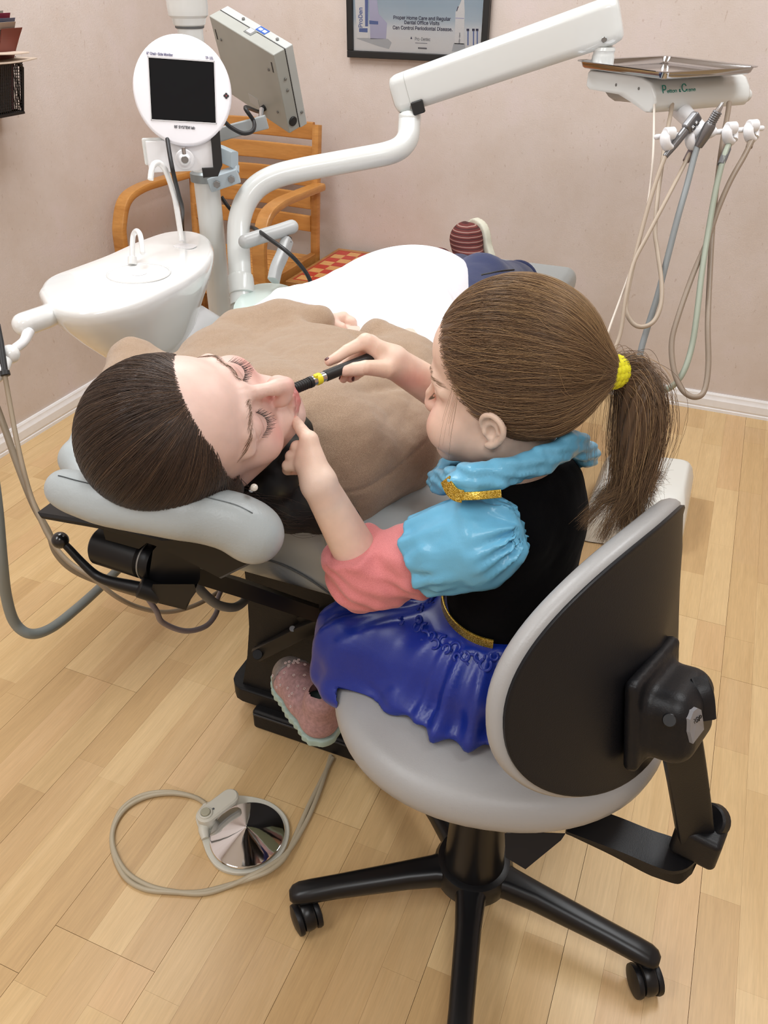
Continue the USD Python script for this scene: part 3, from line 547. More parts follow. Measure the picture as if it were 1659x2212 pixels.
obj('arm_screw', cyl(a1-du*.02-Ra[:, 1]*.030*np.sign(Ra[2, 1])+side*.03, a1-du*.02-Ra[:, 1]*.030*np.sign(Ra[2, 1])+side*.042, .0058), M_screw, ar)
obj('pivot_gap', cbox(A((-0.7533, 2.0373, 1.0183)), (.012, .03, .03), .004, Ra), M_black, ar)
hp = A((-0.3410, 2.1163, 1.1548)); obj('hanger_post', cyl(hp-up*.02, hp+up*.05, .0155, 24), M_enamel, ar); obj('hanger_knob', ball(A((-0.3472, 2.1026, 1.1573)), .0085, s=(1, 1, 1.5)), M_black, ar)
obj('hanger_collar', lathe([(.018, -.050), (.0248, -.048), (.0248, -.012), (.0232, -.008), (.0232, -.004), (.0248, 0), (.0232, .006), (.016, .007)], A((-0.3421, 2.1109, 1.1479)), up), M_enamel, ar)
obj('mount_casting', loft([[(a[0], a[1], z) for a in spl(A([(-1.0371, 1.6568, 0.6550), (-1.0271, 1.6949, 0.6550), (-0.9875, 1.7160, 0.6550), (-0.9351, 1.6939, 0.6550), (-0.8994, 1.6171, 0.6550), (-0.8857, 1.5088, 0.6550), (-0.9438, 1.4681, 0.6550), (-1.0037, 1.5380, 0.6550), (-1.0371, 1.6568, 0.6550)]), 5)[:-1]] for z in (.30, .62, .648, .655)]), mat('casting_mint', (206, 222, 216), .2, coat=.4), ar, smooth=30)
# --- console
k0 = A((-0.1985, 1.9436, 1.0850)); kl = A((-0.3701, 2.0837, 1.0850)); e2 = kl-k0; e2[2] = 0; D2 = np.linalg.norm(e2); e2 = e2/D2; e1 = A([e2[1], -e2[0], 0]); W1 = .290
cs = thing('instrument_console', 'white instrument console with four holder clips hanging from the arm', 'instrument console', k0)
Kc = lambda x, y, z: k0+e1*x+e2*y+A([0, 0, z-1.085])
prof = [(.0, 1.058), (.006, 1.049), (.02, 1.0475), (.07, 1.062), (.11, 1.072), (D2-.01, 1.0725), (D2, 1.079), (D2, 1.104), (D2-.006, 1.110), (.075, 1.113), (.045, 1.111), (.02, 1.103), (.005, 1.086), (-.002, 1.070)]
def cons_ring(x, s): 
    P = A(prof); c = P.mean(0); P = c+(P-c)*s; return [Kc(x, a, b) for a, b in P]
obj('body', loft([cons_ring(0, .93), cons_ring(.004, .99), cons_ring(.008, 1), cons_ring(W1-.014, 1), cons_ring(W1-.006, .97), cons_ring(W1, .86)]), M_enamel, cs, smooth=40)
obj('underbody', loft([[Kc(.03+dx*.8, a, b) for a, b in ((D2-.03, 1.073), (.10, 1.073), (.12, 1.058+.004*abs(k-2)), (.16, 1.046+.006*abs(k-2)), (D2-.05, 1.05+.005*abs(k-2)))] for k, dx in enumerate((0, .012, .08, .15, .18))]), mat('underbody_grey', (178, 170, 160), .4), cs)
obj('end_cap', ball(Kc(W1-.002, .02, 1.066), .017, s=(1, 1, .9)), M_enamel, cs)
Rk = np.stack([e1, unit(A([0, 0, 1.])+e2*.45), np.cross(e1, unit(A([0, 0, 1.])+e2*.45))], 1)
Mg = mat('logo_green', (34, 132, 116), .5); zf = lambda x, z: Kc(x, .0085, z)
fo = lambda x: Kc(x, .001, 1.083)+np.cross(e1, Rk[:, 1])*.0032+e2*.0065
obj('logo_lettering', text('P', .016, Rk, fo(.030), .0009), Mg, cs, smooth=False); obj('logo_lettering', text('elton', .0068, Rk, fo(.0505), .0009, width=.027), Mg, cs, smooth=False); obj('logo_lettering', text('&', .006, Rk, fo(.073), .0012), Mg, cs, smooth=False)
obj('logo_lettering', text('C', .016, Rk, fo(.086), .0009), Mg, cs, smooth=False); obj('logo_lettering', text('rane', .0068, Rk, fo(.1055), .0009, width=.025), Mg, cs, smooth=False)
for q in (.05, .12): obj('side_screw', cyl(Kc(.002, q, 1.09), Kc(-.001, q, 1.09), .003, 12), M_screw, cs)
# holder rail
hA, hB = A((-0.1693, 1.8125, 1.0245)), A((0.0192, 1.9721, 1.0304)); hd = unit(hB-hA)
obj('holder_rail', tube([hA, hB], .0052, round_cap=True), M_plast, cs)
st = A((-0.0855, 1.8882, 1.0276)); obj('stem', cat_(tube([Kc(.125, .075, 1.075), Kc(.125, .06, 1.055), st*.45+Kc(.125, .06, 1.055)*.55+A([0, 0, -.004]), st], [.024, .022, .017, .013], 20, 5), tube([st-hd*.024, st-hd*.012, st+hd*.012, st+hd*.024], [.008, .0125, .0125, .008], 16, 4)), M_plast, cs, smooth=60)
HOLD = [(1440, 306, 1.605), (1492, 303, 1.62), (1574, 290, 1.645), (1622, 287, 1.655)]
HC = [A((-0.1456, 1.8126, 1.0202)), A((-0.1026, 1.8492, 1.0194)), A((-0.0374, 1.9053, 1.0241)), A((0.0010, 1.9417, 1.0257))]
fh = unit(_right*.45-_f*.75-up*.35)
for c in HC:
    hx = frame(unit(_right*.62-_f*.55+up*.35), up); g = []
    ring = torus(c, hx[:, 2], .0145, .0068, 28, 12, -.95, 2*np.pi-1.75, (0, 0, 1)); v, f = ring; v = c+((v-c)@hx*A([1, 1, 1.55]))@hx.T
    obj('holder_clip', (v, f), M_plast, cs, smooth=60); obj('clip_hub', cyl(c-hd*.011+up*.012, c+hd*.009+up*.012, .012), M_plast, cs)
# steel tray
tc = thing('steel_tray', 'shallow polished steel tray resting on top of the instrument console', 'tray', Kc(W1/2, D2/2, 1.1135))
tcx, tcy, hw, hl = .108, .094, .132, .132
def tray_ring(a, z, r=.016): return [Kc(tcx+x, tcy+y, z) for x, y in rrect(2*(hw+a), 2*(hl+a), r+max(a, -.012), 5)]
obj('pan', loft([tray_ring(-.018, 1.1138), tray_ring(-.010, 1.1144), tray_ring(-.004, 1.118), tray_ring(0, 1.127), tray_ring(.008, 1.1285), tray_ring(.008, 1.1300), tray_ring(-.001, 1.1288), tray_ring(-.006, 1.120), tray_ring(-.012, 1.1164), tray_ring(-.018, 1.1157)]), mat('tray_steel', (196, 196, 198), .10, 1.), tc, smooth=50)
# --- handpieces and hoses hanging in the clips
M_beige = mat('hose_beige', (176, 160, 142), .45); M_hgrey = mat('hose_grey', (142, 148, 150), .45); M_green = mat('hose_greygreen', (160, 168, 152), .45); M_pale = mat('hose_pale', (226, 216, 204), .4); M_hbrown = mat('hose_taupe', (146, 130, 114), .45); M_hand = mat('handpiece_grey', (132, 132, 134), .32, .7)
def hose(name, lab, pts, r, m, cat='hose'):
    return thing_tube(name, lab, cat, pts, r, m)
def thing_tube(name, lab, cat, pts, r, m):
    return obj(name, tube(pts, r, 12, 8), m, None, label=lab, cat=cat)
def handpiece(name, lab, cat, hosepts, r, m, parts):
    t = thing(name, lab, cat, hosepts[0])
    for nm, me, mm in parts: obj(nm, me, mm, t)
    obj('hose', tube(hosepts, r, 12, 8), m, t); return t
d1 = unit(A((-0.1094, 1.8403, 1.0560))-A((-0.1485, 1.7960, 0.9898))); b1 = A((-0.1450, 1.7996, 0.9929))
handpiece('air_syringe', 'grey air and water syringe in the leftmost holder clip of the console', 'syringe', [(-0.1450, 1.7996, 0.9929), (-0.1492, 1.7792, 0.9671), (-0.1543, 1.7398, 0.9156), (-0.1566, 1.6895, 0.8474), (-0.1549, 1.6356, 0.7901), (-0.1498, 1.5973, 0.7522), (-0.1315, 1.5823, 0.7302), (-0.1112, 1.5807, 0.7255), (-0.0940, 1.5995, 0.7327), (-0.0885, 1.6254, 0.7563), (-0.0973, 1.6595, 0.7905), (-0.1201, 1.7101, 0.8372), (-0.1331, 1.7378, 0.8649), (-0.1446, 1.7945, 0.9138), (-0.1518, 1.8483, 0.9562), (-0.1593, 1.9085, 1.0077), (-0.1628, 1.9597, 1.0444), (-0.1655, 1.9852, 1.0631)], .0044, M_beige,
    [('syringe_grip', tube([b1, b1+d1*.03, b1+d1*.06], [.0055, .008, .0085]), M_hand), ('syringe_head', cbox(b1+d1*.078, (.018, .022, .036), .005, frame(d1, up)), M_hand), ('button', cyl(b1+d1*.072+fh*.008, b1+d1*.072+fh*.014, .0042), M_steel), ('button', cyl(b1+d1*.082+fh*.008, b1+d1*.082+fh*.014, .0042), M_steel)])
d2 = unit(A((-0.0630, 1.8360, 1.0866))-A((-0.0901, 1.8355, 1.0114))); b2 = A((-0.0897, 1.8345, 1.0099)); L2 = np.linalg.norm(A((-0.0630, 1.8360, 1.0866))-b2)
handpiece('scaler_handpiece', 'grey ridged scaler handpiece pointing up from the second holder clip', 'dental handpiece', [(-0.0910, 1.8329, 1.0084), (-0.0924, 1.8175, 0.9879), (-0.0933, 1.7870, 0.9463), (-0.0962, 1.7474, 0.8933), (-0.0983, 1.7080, 0.8221), (-0.1007, 1.6735, 0.7578), (-0.1061, 1.6428, 0.7005), (-0.1080, 1.6140, 0.6619), (-0.1040, 1.6034, 0.6270), (-0.0984, 1.5973, 0.5796)], .0062, M_hgrey,
    [('grip', tube([b2, b2+d2*.25*L2, b2+d2*.5*L2, b2+d2*.56*L2], [.0085, .0115, .0115, .0095]), M_hand), ('ridged_sleeve', lathe([(.0082+.0012*(i % 2), L2*(.55+.3*i/13)) for i in range(13)], b2, d2, 20), M_hand), ('tip', tube([b2+d2*.84*L2, b2+d2*.95*L2, b2+d2*L2], [.0062, .0048, .0034], round_cap=True), M_steel)])
handpiece('polisher_hose_end', 'beige hose hooked behind the second holder clip beside the scaler', 'dental handpiece', [(-0.1016, 1.8497, 1.0016), (-0.1077, 1.8167, 0.9775), (-0.1231, 1.7412, 0.9269), (-0.1415, 1.6791, 0.8695), (-0.1541, 1.6361, 0.8262), (-0.1527, 1.5884, 0.7776), (-0.1471, 1.5480, 0.7185), (-0.1539, 1.5184, 0.6816), (-0.1646, 1.5126, 0.6437)], .0040, M_beige,
    [('sleeve', tube([(-0.0998, 1.8527, 1.0047), (-0.1066, 1.8332, 0.9816)], .0068), mat('sleeve_mauve', (118, 104, 106), .5))])
handpiece('suction_handpiece', 'grey green hose with dark sleeve hanging in the third holder clip', 'dental handpiece', [(-0.0357, 1.8943, 1.0079), (-0.0391, 1.8628, 0.9844), (-0.0396, 1.8265, 0.9345), (-0.0352, 1.7784, 0.8656), (-0.0289, 1.7202, 0.7998), (-0.0190, 1.6588, 0.7272), (-0.0155, 1.6273, 0.6818), (-0.0190, 1.5934, 0.6460), (-0.0320, 1.5755, 0.6196), (-0.0511, 1.5802, 0.6010), (-0.0775, 1.6060, 0.5797)], .0058, M_green,
    [('sleeve', tube([(-0.0362, 1.8884, 1.0002), (-0.0389, 1.8669, 0.9863), (-0.0411, 1.8559, 0.9759)], [.0075, .0075, .007]), mat('sleeve_dark', (104, 104, 106), .5)), ('coupling', tube([(-0.0352, 1.9082, 1.0178), (-0.0367, 1.8871, 0.9986)], .0068), M_hbrown)])
handpiece('drill_handpiece', 'taupe hose looping low from the rightmost holder clip', 'dental handpiece', [(0.0057, 1.9271, 1.0118), (-0.0026, 1.8981, 0.9856), (-0.0165, 1.8586, 0.9479), (-0.0267, 1.8209, 0.9015), (-0.0331, 1.7791, 0.8475), (-0.0444, 1.7246, 0.7965), (-0.0529, 1.6502, 0.7346), (-0.0533, 1.6069, 0.6930), (-0.0371, 1.5709, 0.6520), (-0.0139, 1.5528, 0.6229), (0.0107, 1.5494, 0.6134), (0.0256, 1.5675, 0.6210), (0.0225, 1.6060, 0.6579), (0.0040, 1.6628, 0.7198), (-0.0127, 1.7429, 0.7859), (-0.0313, 1.8245, 0.8732), (-0.0436, 1.8931, 0.9569), (-0.0502, 1.9655, 1.0067), (-0.0537, 2.0317, 1.0462), (-0.0564, 2.0622, 1.0628)], .0054, M_hbrown,
    [('coupling', tube([(0.0048, 1.9399, 1.0211), (0.0032, 1.9187, 1.0017)], .0066), M_hbrown)])
obj('supply_tube', tube([(-0.1971, 1.9475, 1.0649), (-0.1926, 1.9258, 1.0504), (-0.1748, 1.8615, 0.9875), (-0.1657, 1.8255, 0.9326), (-0.1597, 1.7741, 0.8762), (-0.1603, 1.7041, 0.8158), (-0.1651, 1.6257, 0.7641), (-0.1702, 1.5672, 0.7222), (-0.1744, 1.5356, 0.6810)], .0024, 10, 8), M_pale, None, label='thin pale tube hanging from the near corner of the instrument console', cat='tube')
# --- wash basin
ba = thing('wash_basin', 'glossy white oblong spittoon basin beside the column', 'basin', (-1.10, 1.40, 0))
OUT = A([(-1.2173, 1.1827, 0.7520), (-1.1408, 1.1268, 0.7520), (-1.0747, 1.1188, 0.7520), (-1.0261, 1.1502, 0.7520), (-0.9995, 1.2124, 0.7520), (-0.9938, 1.2946, 0.7520), (-0.9969, 1.3891, 0.7520), (-1.0204, 1.4874, 0.7520), (-1.0647, 1.5722, 0.7520), (-1.1278, 1.6458, 0.7520), (-1.1892, 1.6704, 0.7520), (-1.2330, 1.6380, 0.7520), (-1.2450, 1.5366, 0.7520), (-1.2413, 1.4159, 0.7520), (-1.2481, 1.3189, 0.7520), (-1.2515, 1.2463, 0.7520)])[:, :2]
OUT = spl(np.vstack([OUT, OUT[:1]]), 5)[:-1]; oc = OUT.mean(0); bn = A([-.975, 1.22]); 
def bring(s, z, sh=0., c=None): q = oc if c is None else c; P = q+(OUT-q)*s+A([0, 0])*sh; return np.column_stack([P, np.full(len(P), z)])
low = A([-1.085, 1.36])
rings = [bring(.10, .585, 0, low), bring(.26, .588, 0, low), bring(.42, .602, 0, low), bring(.60, .634, 0, low), bring(.78, .678, 0, oc*.5+low*.5), bring(.92, .716), bring(.985, .741), bring(1.0, .756), bring(.995, .765), bring(.97, .771), bring(.93, .774), bring(.6, .777), bring(.2, .778)]
obj('shell', loft(rings), M_gloss, ba, smooth=60)
bc = A((-1.0887, 1.3325, 0.7780)); obj('bowl_rim', torus(bc, up, .062, .0022, 40, 8), M_gloss, ba); obj('strainer', cyl(bc+A([0, 0, -.0008]), bc+A([0, 0, .0012]), .016, 24), M_plast, ba)
obj('pedestal', loft([[(a, b, z) for a, b in (rrect(.13+w, .18+w, .04, 5)+A([-1.10, 1.47]))] for z, w in ((.0, .01), (.02, 0), (.50, 0), (.61, .01), (.645, -.05))]), M_plast, ba, smooth=50)
sp = [(-1.1343, 1.3738, 0.7846), (-1.1417, 1.3911, 0.8127), (-1.1445, 1.4028, 0.8304), (-1.1335, 1.4015, 0.8404), (-1.1191, 1.3924, 0.8376), (-1.1083, 1.3804, 0.8240), (-1.0991, 1.3673, 0.8096)]
obj('rinse_spout', tube(sp, .0055, 12, 6, round_cap=True), M_gloss, ba); obj('spout_base', cyl(A((-1.1329, 1.3703, 0.7790)), A((-1.1364, 1.3787, 0.7927)), .009), M_gloss, ba)
obj('cup_filler', tube([(-1.1232, 1.5366, 0.7876), (-1.1307, 1.5467, 0.8147), (-1.1337, 1.5483, 0.8636), (-1.1257, 1.5329, 0.8917), (-1.1190, 1.5143, 0.9250), (-1.1163, 1.4995, 0.9480), (-1.1216, 1.4916, 0.9580), (-1.1239, 1.4768, 0.9568), (-1.1220, 1.4637, 0.9467), (-1.1200, 1.4542, 0.9325)], .0062, 14, 6), M_gloss, ba)
obj('filler_plate', plate(rrect(.05, .035, .012), .0012, 0, None, A((-1.1135, 1.5344, 0.7770))), M_plast, ba)
# --- assistant holder arm at the left edge
ha = thing('suction_holder_arm', 'white jointed suction holder arm at the left of the basin', 'holder arm', (-1.1539, 1.0794, 0.7484))
obj('arm_cylinder', tube([(-1.1574, 1.1536, 0.7451), (-1.1479, 1.1214, 0.7492), (-1.1446, 1.0620, 0.7550)], .0215, 20, round_cap=True), M_gloss, ha)
obj('neck', tube([(-1.1304, 1.0556, 0.7472), (-1.1226, 1.0323, 0.7376), (-1.1181, 1.0062, 0.7350), (-1.1191, 0.9907, 0.7321)], [.0105, .0085, .0085, .009], 14, 5), M_plast, ha)
obj('ball_joint', ball(A((-1.1093, 0.9832, 0.7341)), .0165), M_gloss, ha); obj('holder_body', tube([(-1.1094, 0.9727, 0.7287), (-1.1030, 0.9506, 0.7214), (-1.1040, 0.9325, 0.7150)], [.011, .014, .015], 16, 4, round_cap=True), M_gloss, ha)
handpiece('saliva_ejector', 'dark handled saliva ejector hose crossing in front of the baseboard', 'saliva ejector', [(-1.0872, 0.9413, 0.7177), (-1.0701, 0.9213, 0.6804), (-1.0331, 0.8818, 0.6230), (-0.9945, 0.8461, 0.5697), (-0.9614, 0.8226, 0.5366), (-0.9299, 0.8077, 0.4982), (-0.8952, 0.8011, 0.4695), (-0.8539, 0.8029, 0.4485), (-0.8234, 0.8136, 0.4102), (-0.8057, 0.8427, 0.3685), (-0.7806, 0.8812, 0.3357), (-0.7573, 0.9311, 0.3195), (-0.7472, 0.9916, 0.3076), (-0.7529, 1.0647, 0.2860)], .0042, mat('hose_tan', (150, 134, 112), .45),
    [('handle', tube([(-1.1255, 0.9873, 0.7849), (-1.1142, 0.9728, 0.7585), (-1.0876, 0.9422, 0.7190)], [.005, .0065, .006]), M_dark), ('band', cyl(A((-1.0891, 0.9439, 0.7223)), A((-1.0851, 0.9403, 0.7151)), .0085), M_black)])
hose('suction_hose', 'brown suction hose slanting down behind the black ball lever', [(-1.1037, 0.9196, 0.6790), (-1.0747, 0.9004, 0.6362), (-1.0379, 0.8748, 0.5801), (-1.0005, 0.8519, 0.5274), (-0.9659, 0.8375, 0.4878), (-0.9523, 0.8302, 0.4522), (-0.9307, 0.8384, 0.4153), (-0.8972, 0.8714, 0.3701), (-0.8674, 0.9365, 0.2995)], .0058, mat('hose_brown', (138, 124, 104), .45))
hose('vacuum_hose', 'thick grey vacuum hose curving up from floor at the left edge', [(-1.0110, 0.8062, 0.6497), (-0.9958, 0.7770, 0.5649), (-1.0003, 0.7599, 0.4720), (-1.0229, 0.7634, 0.3819), (-1.0280, 0.7672, 0.3182), (-1.0120, 0.7780, 0.2881), (-1.0057, 0.8193, 0.2696), (-1.0207, 0.9011, 0.2475), (-1.0493, 0.9982, 0.2181), (-1.0785, 1.0982, 0.1930)], .0095, mat('hose_bluegrey', (128, 134, 132), .4))

# ================================================================== dental chair
M_vinyl = mat('vinyl_grey', (172, 180, 182), .36, bump=(420, .0004)); M_cshell = mat('chair_black', (16, 16, 18), .40, spec=.35); M_cmetal = mat('chair_black_metal', (20, 20, 22), .5, spec=.3, bump=(300, .0005)); M_seam = mat('seam_thread', (96, 102, 104), .7)
dc = thing('dental_chair', 'reclined dental chair with light grey vinyl cushions on a black pedestal', 'dental chair', (-.55, 1.2, 0))
roll_ = spl(A([(-0.6148, 0.5699, 0.8180), (-0.5814, 0.5676, 0.8180), (-0.5460, 0.5693, 0.8170), (-0.4861, 0.5860, 0.8110), (-0.4604, 0.6056, 0.8020), (-0.4314, 0.6226, 0.7880), (-0.4144, 0.6312, 0.7720)]), 4); roll_r = np.interp(np.linspace(0, 1, len(roll_)), [0, .3, .6, .85, 1], [.0215, .0250, .0285, .0315, .0300])
def f_roll(p):
    d = s_chain(p, roll_, roll_r, .006)
    d = smin(d, s_cone(p, roll_[-1], (-.43, .675, .742), .029, .017), .015)
    return d
def f_head(p):
    d = f_roll(p); d = smin(d, s_box(p, (-.575, .735, .752), (.09, .075, .012), .011), .012)
    w = s_chain(p, [(-.650, .640, .775), (-.700, .682, .776), (-.728, .735, .780)], [.018, .020, .019], .02)
    return smin(d, w, .012)
obj('headrest_cushion', nets(f_head, (-.80, .49, .68), (-.34, .83, .89), .004), M_vinyl, dc, smooth=True)
st_ = spl(A(roll_), 10); nrm = unit(-_fwd*.35+A([0, -.1, 1.0]))
def dashes(P, r, m, name, parent, n=1): obj(name, cat_(*[tube(P[i:i+2], r, 6) for i in range(0, len(P)-1, 2)]), m, parent)
rr_ = np.interp(np.linspace(0, len(roll_)-1, len(st_)), range(len(roll_)), roll_r)
sd_ = unit(-_fwd*.45+A([0, -.1, 1.])); seamP = st_+sd_*(rr_[:, None]+.002)
for _ in range(12):
    dv = f_head(seamP); gv = np.stack([f_head(seamP+.0005*np.eye(3)[i])-dv for i in range(3)], 1)/.0005; seamP = seamP+gv*np.clip(.0004-dv, -.01, .01)[:, None]
seamP = spl(seamP[2:-2:4], 10); dashes(seamP, .0007, M_seam, 'stitching', dc)
bp = A([(-0.7256, 0.6400, 0.7263), (-0.6176, 0.6400, 0.7391), (-0.5350, 0.6400, 0.7409), (-0.4889, 0.6400, 0.7561), (-0.4393, 0.6400, 0.7554), (-0.4109, 0.6400, 0.7478), (-0.4109, 0.6400, 0.7412), (-0.4602, 0.6400, 0.7021), (-0.5075, 0.6400, 0.7159), (-0.5490, 0.6400, 0.7248), (-0.6200, 0.6400, 0.7281), (-0.7190, 0.6400, 0.7180)])[:, [0, 2]]
ar_ = np.cross(bp-np.roll(bp, 1, 0), np.roll(bp, -1, 0)-bp).sum(); bp = bp if ar_ > 0 else bp[::-1]
obj('headrest_backplate', plate(bp, .05, .003, RW, (0, .668, 0)), M_cshell, dc, smooth=30)
obj('plate_edge', tube(A([(-0.5158, 0.6165, 0.7587), (-0.4970, 0.6165, 0.7664), (-0.4714, 0.6165, 0.7735), (-0.4470, 0.6165, 0.7751), (-0.4235, 0.6165, 0.7728)]), .0008, 6, 4), mat('edge_pale', (150, 152, 152), .4), dc)
obj('underboard', box((-.655, .655, .728), (-.50, .80, .740), .004), mat('underboard_brown', (112, 96, 84), .6), dc)
c1, c2 = A((-0.6752, 0.6650, 0.6594)), A((-0.6048, 0.6650, 0.6571)); ca = unit(c2-c1)
obj('tilt_cylinder', cyl(c1-ca*.006, c2, .0265, 36, .15), M_cshell, dc); obj('cylinder_cap', lathe([(.0, -.002), (.024, -.002), (.026, .002), (.026, .012), (.0235, .016), (.0, .016)], c2, ca), M_cshell, dc)
obj('cap_ring', torus(c2+ca*.003, ca, .0258, .0013, 40, 8), mat('worn_ring', (150, 150, 148), .4, .6), dc)
obj('cylinder_saddle', loft([[(-0.6547, 0.6500, 0.7160), (-0.5887, 0.6500, 0.7141), (-0.5859, 0.6500, 0.6993), (-0.6013, 0.6500, 0.6848), (-0.6531, 0.6500, 0.6847)], [(-0.6949, 0.6900, 0.6801), (-0.6249, 0.6900, 0.6781), (-0.6220, 0.6900, 0.6623), (-0.6384, 0.6900, 0.6469), (-0.6933, 0.6900, 0.6468)]]), M_cshell, dc, smooth=False)
obj('yoke', loft([[(-0.5752, 0.6450, 0.6929), (-0.5560, 0.6450, 0.7160), (-0.5242, 0.6450, 0.7146), (-0.5053, 0.6450, 0.6991), (-0.5095, 0.6450, 0.6691), (-0.5391, 0.6450, 0.6082), (-0.5912, 0.6450, 0.6051), (-0.5958, 0.6450, 0.6270)], [(-0.6332, 0.7100, 0.6317), (-0.6121, 0.7100, 0.6572), (-0.5770, 0.7100, 0.6556), (-0.5562, 0.7100, 0.6386), (-0.5608, 0.7100, 0.6056), (-0.5934, 0.7100, 0.5385), (-0.6508, 0.7100, 0.5350), (-0.6559, 0.7100, 0.5592)]]), M_cshell, dc, smooth=False)
obj('yoke_foot', loft([[(-0.5801, 0.6280, 0.6296), (-0.5256, 0.6280, 0.6308), (-0.5046, 0.6280, 0.6629), (-0.5056, 0.6280, 0.6742), (-0.5700, 0.6280, 0.6539)], [(-0.6097, 0.6600, 0.5954), (-0.5523, 0.6600, 0.5967), (-0.5303, 0.6600, 0.6304), (-0.5314, 0.6600, 0.6423), (-0.5991, 0.6600, 0.6210)]]), M_cshell, dc, smooth=False)
lev = A([(-0.7212, 0.6400, 0.6714), (-0.7101, 0.6400, 0.6618), (-0.6934, 0.6400, 0.6438), (-0.6758, 0.6400, 0.6290), (-0.6559, 0.6400, 0.6243), (-0.6219, 0.6420, 0.6241), (-0.5876, 0.6450, 0.6250)])
obj('lever', tube(lev, [.005, .0052, .0056, .0062, .007, .0085, .009], 16, 8), M_cshell, dc); obj('ball_knob', ball(lev[0], .0112), mat('knob_black', (18, 18, 20), .22, coat=.3), dc)
obj('lever_hub', cyl(A((-0.5934, 0.6280, 0.6421)), A((-0.5706, 0.6400, 0.6281)), .0135), M_cshell, dc)
obj('support_bar', loft([[A([0, 0, z])+A(p) for p in [(-0.5577, 0.7000, 0.6178), (-0.5179, 0.7400, 0.5763), (-0.4908, 0.7900, 0.5237), (-0.4604, 0.8600, 0.4508), (-0.4921, 0.9200, 0.4019), (-0.5273, 0.8500, 0.4744), (-0.5589, 0.8000, 0.5269), (-0.5889, 0.7400, 0.5832)]] for z in (-.014, .016)]), M_cshell, dc, smooth=30)
# backrest, seat and legrest
def f_back(p):
    q = p.copy(); q[:, 2] += .04*(p[:, 1]-1.2)+.012
    d = s_box(q, (-.565, 1.215, .566), (.268, .375, .076), .050)
    d = smin(d, s_cone(q, (-.345, .90, .608), (-.345, 1.5, .600), .046, .046), .03); d = smin(d, s_cone(q, (-.785, .90, .608), (-.785, 1.5, .600), .046, .046), .03)
    d = smin(d, s_cone(q, (-.70, .875, .592), (-.345, .885, .604), .040, .050), .03)
    g = np.abs((p[:, 0]+.445)*.9+(p[:, 1]-.86)*.25+(p[:, 2]-.62)*.45); d = d+.004*np.exp(-(g/.004)**2)*(p[:, 1] < .95)
    return d
obj('backrest_cushion', nets(f_back, (-.90, .78, .44), (-.26, 1.64, .72), .0065), M_vinyl, dc, smooth=True)
obj('backrest_shell', cbox((-.565, 1.24, .490), (.48, .68, .045), .02), M_cshell, dc)
obj('piping', tube(A([(-0.5623, 0.8380, 0.5560), (-0.5137, 0.8365, 0.5575), (-0.4756, 0.8370, 0.5477), (-0.4461, 0.8380, 0.5333), (-0.4246, 0.8400, 0.5191)]), .0018, 8, 6), M_seam, dc)
obj('seat_cushion', nets(lambda p: smin(s_box(p, (-.57, 1.83, .555), (.26, .27, .05), .045), s_box(p, (-.58, 2.18, .53), (.20, .26, .04), .035), .05), (-.90, 1.5, .46), (-.26, 2.5, .64), .009), M_vinyl, dc, smooth=True)
obj('seat_shell', box((-.78, 1.60, .46), (-.36, 2.36, .51), .02), M_cshell, dc)
# pedestal
obj('floor_plate', box((-.678, .955, 0), (-.34, 1.80, .05), .008), M_cmetal, dc); obj('pedestal_skirt', loft([[(x, y, z) for x, y in rrect(w, l, .03, 4)+A([-.74+w/2, .975+l/2])] for z, w, l in ((.045, .42, .74), (.075, .42, .74), (.085, .41, .73))]), M_cmetal, dc, smooth=40)
obj('lift_column', loft([[(-.692+s, .985, z), (-.40, .985, z), (-.40, 1.62, z), (-.692+s, 1.62, z)] for z, s in ((.08, -.02), (.17, .0), (.25, .012), (.33, .016), (.50, .016))]), M_cmetal, dc, smooth=False)
obj('lift_arm', strip([(-0.6592, 0.9750, 0.1964), (-0.6010, 0.9720, 0.2524), (-0.5539, 0.9700, 0.2972), (-0.5106, 0.9700, 0.3310)], .03, .022, (0, 1, 0), .3), M_cshell, dc)
obj('pivot_cap', cyl(A((-0.5842, 0.9840, 0.2794)), A((-0.5712, 0.9620, 0.3022)), .006), mat('pin_grey', (92, 92, 94), .35, .8), dc); obj('pivot_cap', cyl(A((-0.6676, 0.9840, 0.1828)), A((-0.6486, 0.9560, 0.2146)), .010), M_cmetal, dc)
obj('lift_link', loft([[(-0.5689, 0.9740, 0.3188), (-0.5470, 0.9740, 0.2895), (-0.5130, 0.9740, 0.3215), (-0.4576, 0.9740, 0.3726), (-0.4572, 0.9740, 0.3936)], [(-0.5753, 0.9850, 0.3077), (-0.5532, 0.9850, 0.2781), (-0.5187, 0.9850, 0.3104), (-0.4628, 0.9850, 0.3621), (-0.4624, 0.9850, 0.3833)]]), M_cshell, dc, smooth=False)
obj('plate_edge_trim', tube([(-.672, .9535, .044), (-.40, .9535, .044)], .0022, 8), mat('trim_dark', (48, 48, 50), .35), dc)
# armrest behind the basin column
obj('armrest_tube', tube([(-1.0316, 1.6557, 0.7656), (-1.0120, 1.6869, 0.7706), (-0.9849, 1.7281, 0.7762), (-0.9644, 1.7599, 0.7816)], .0165, 20, 3, round_cap=True), mat('armrest_grey', (186, 188, 188), .3), dc)
obj('armrest_post', strip([(-0.9693, 1.7447, 0.7544), (-0.9678, 1.7130, 0.7278), (-0.9689, 1.6818, 0.7033), (-0.9662, 1.6604, 0.6812)], .032, .024, (1, 0, 0), .3, 4), mat('armrest_grey', (186, 188, 188), .3), dc)
obj('armrest_gap', cyl(A((-0.9695, 1.7457, 0.7595)), A((-0.9666, 1.7367, 0.7491)), .0105), M_black, dc)
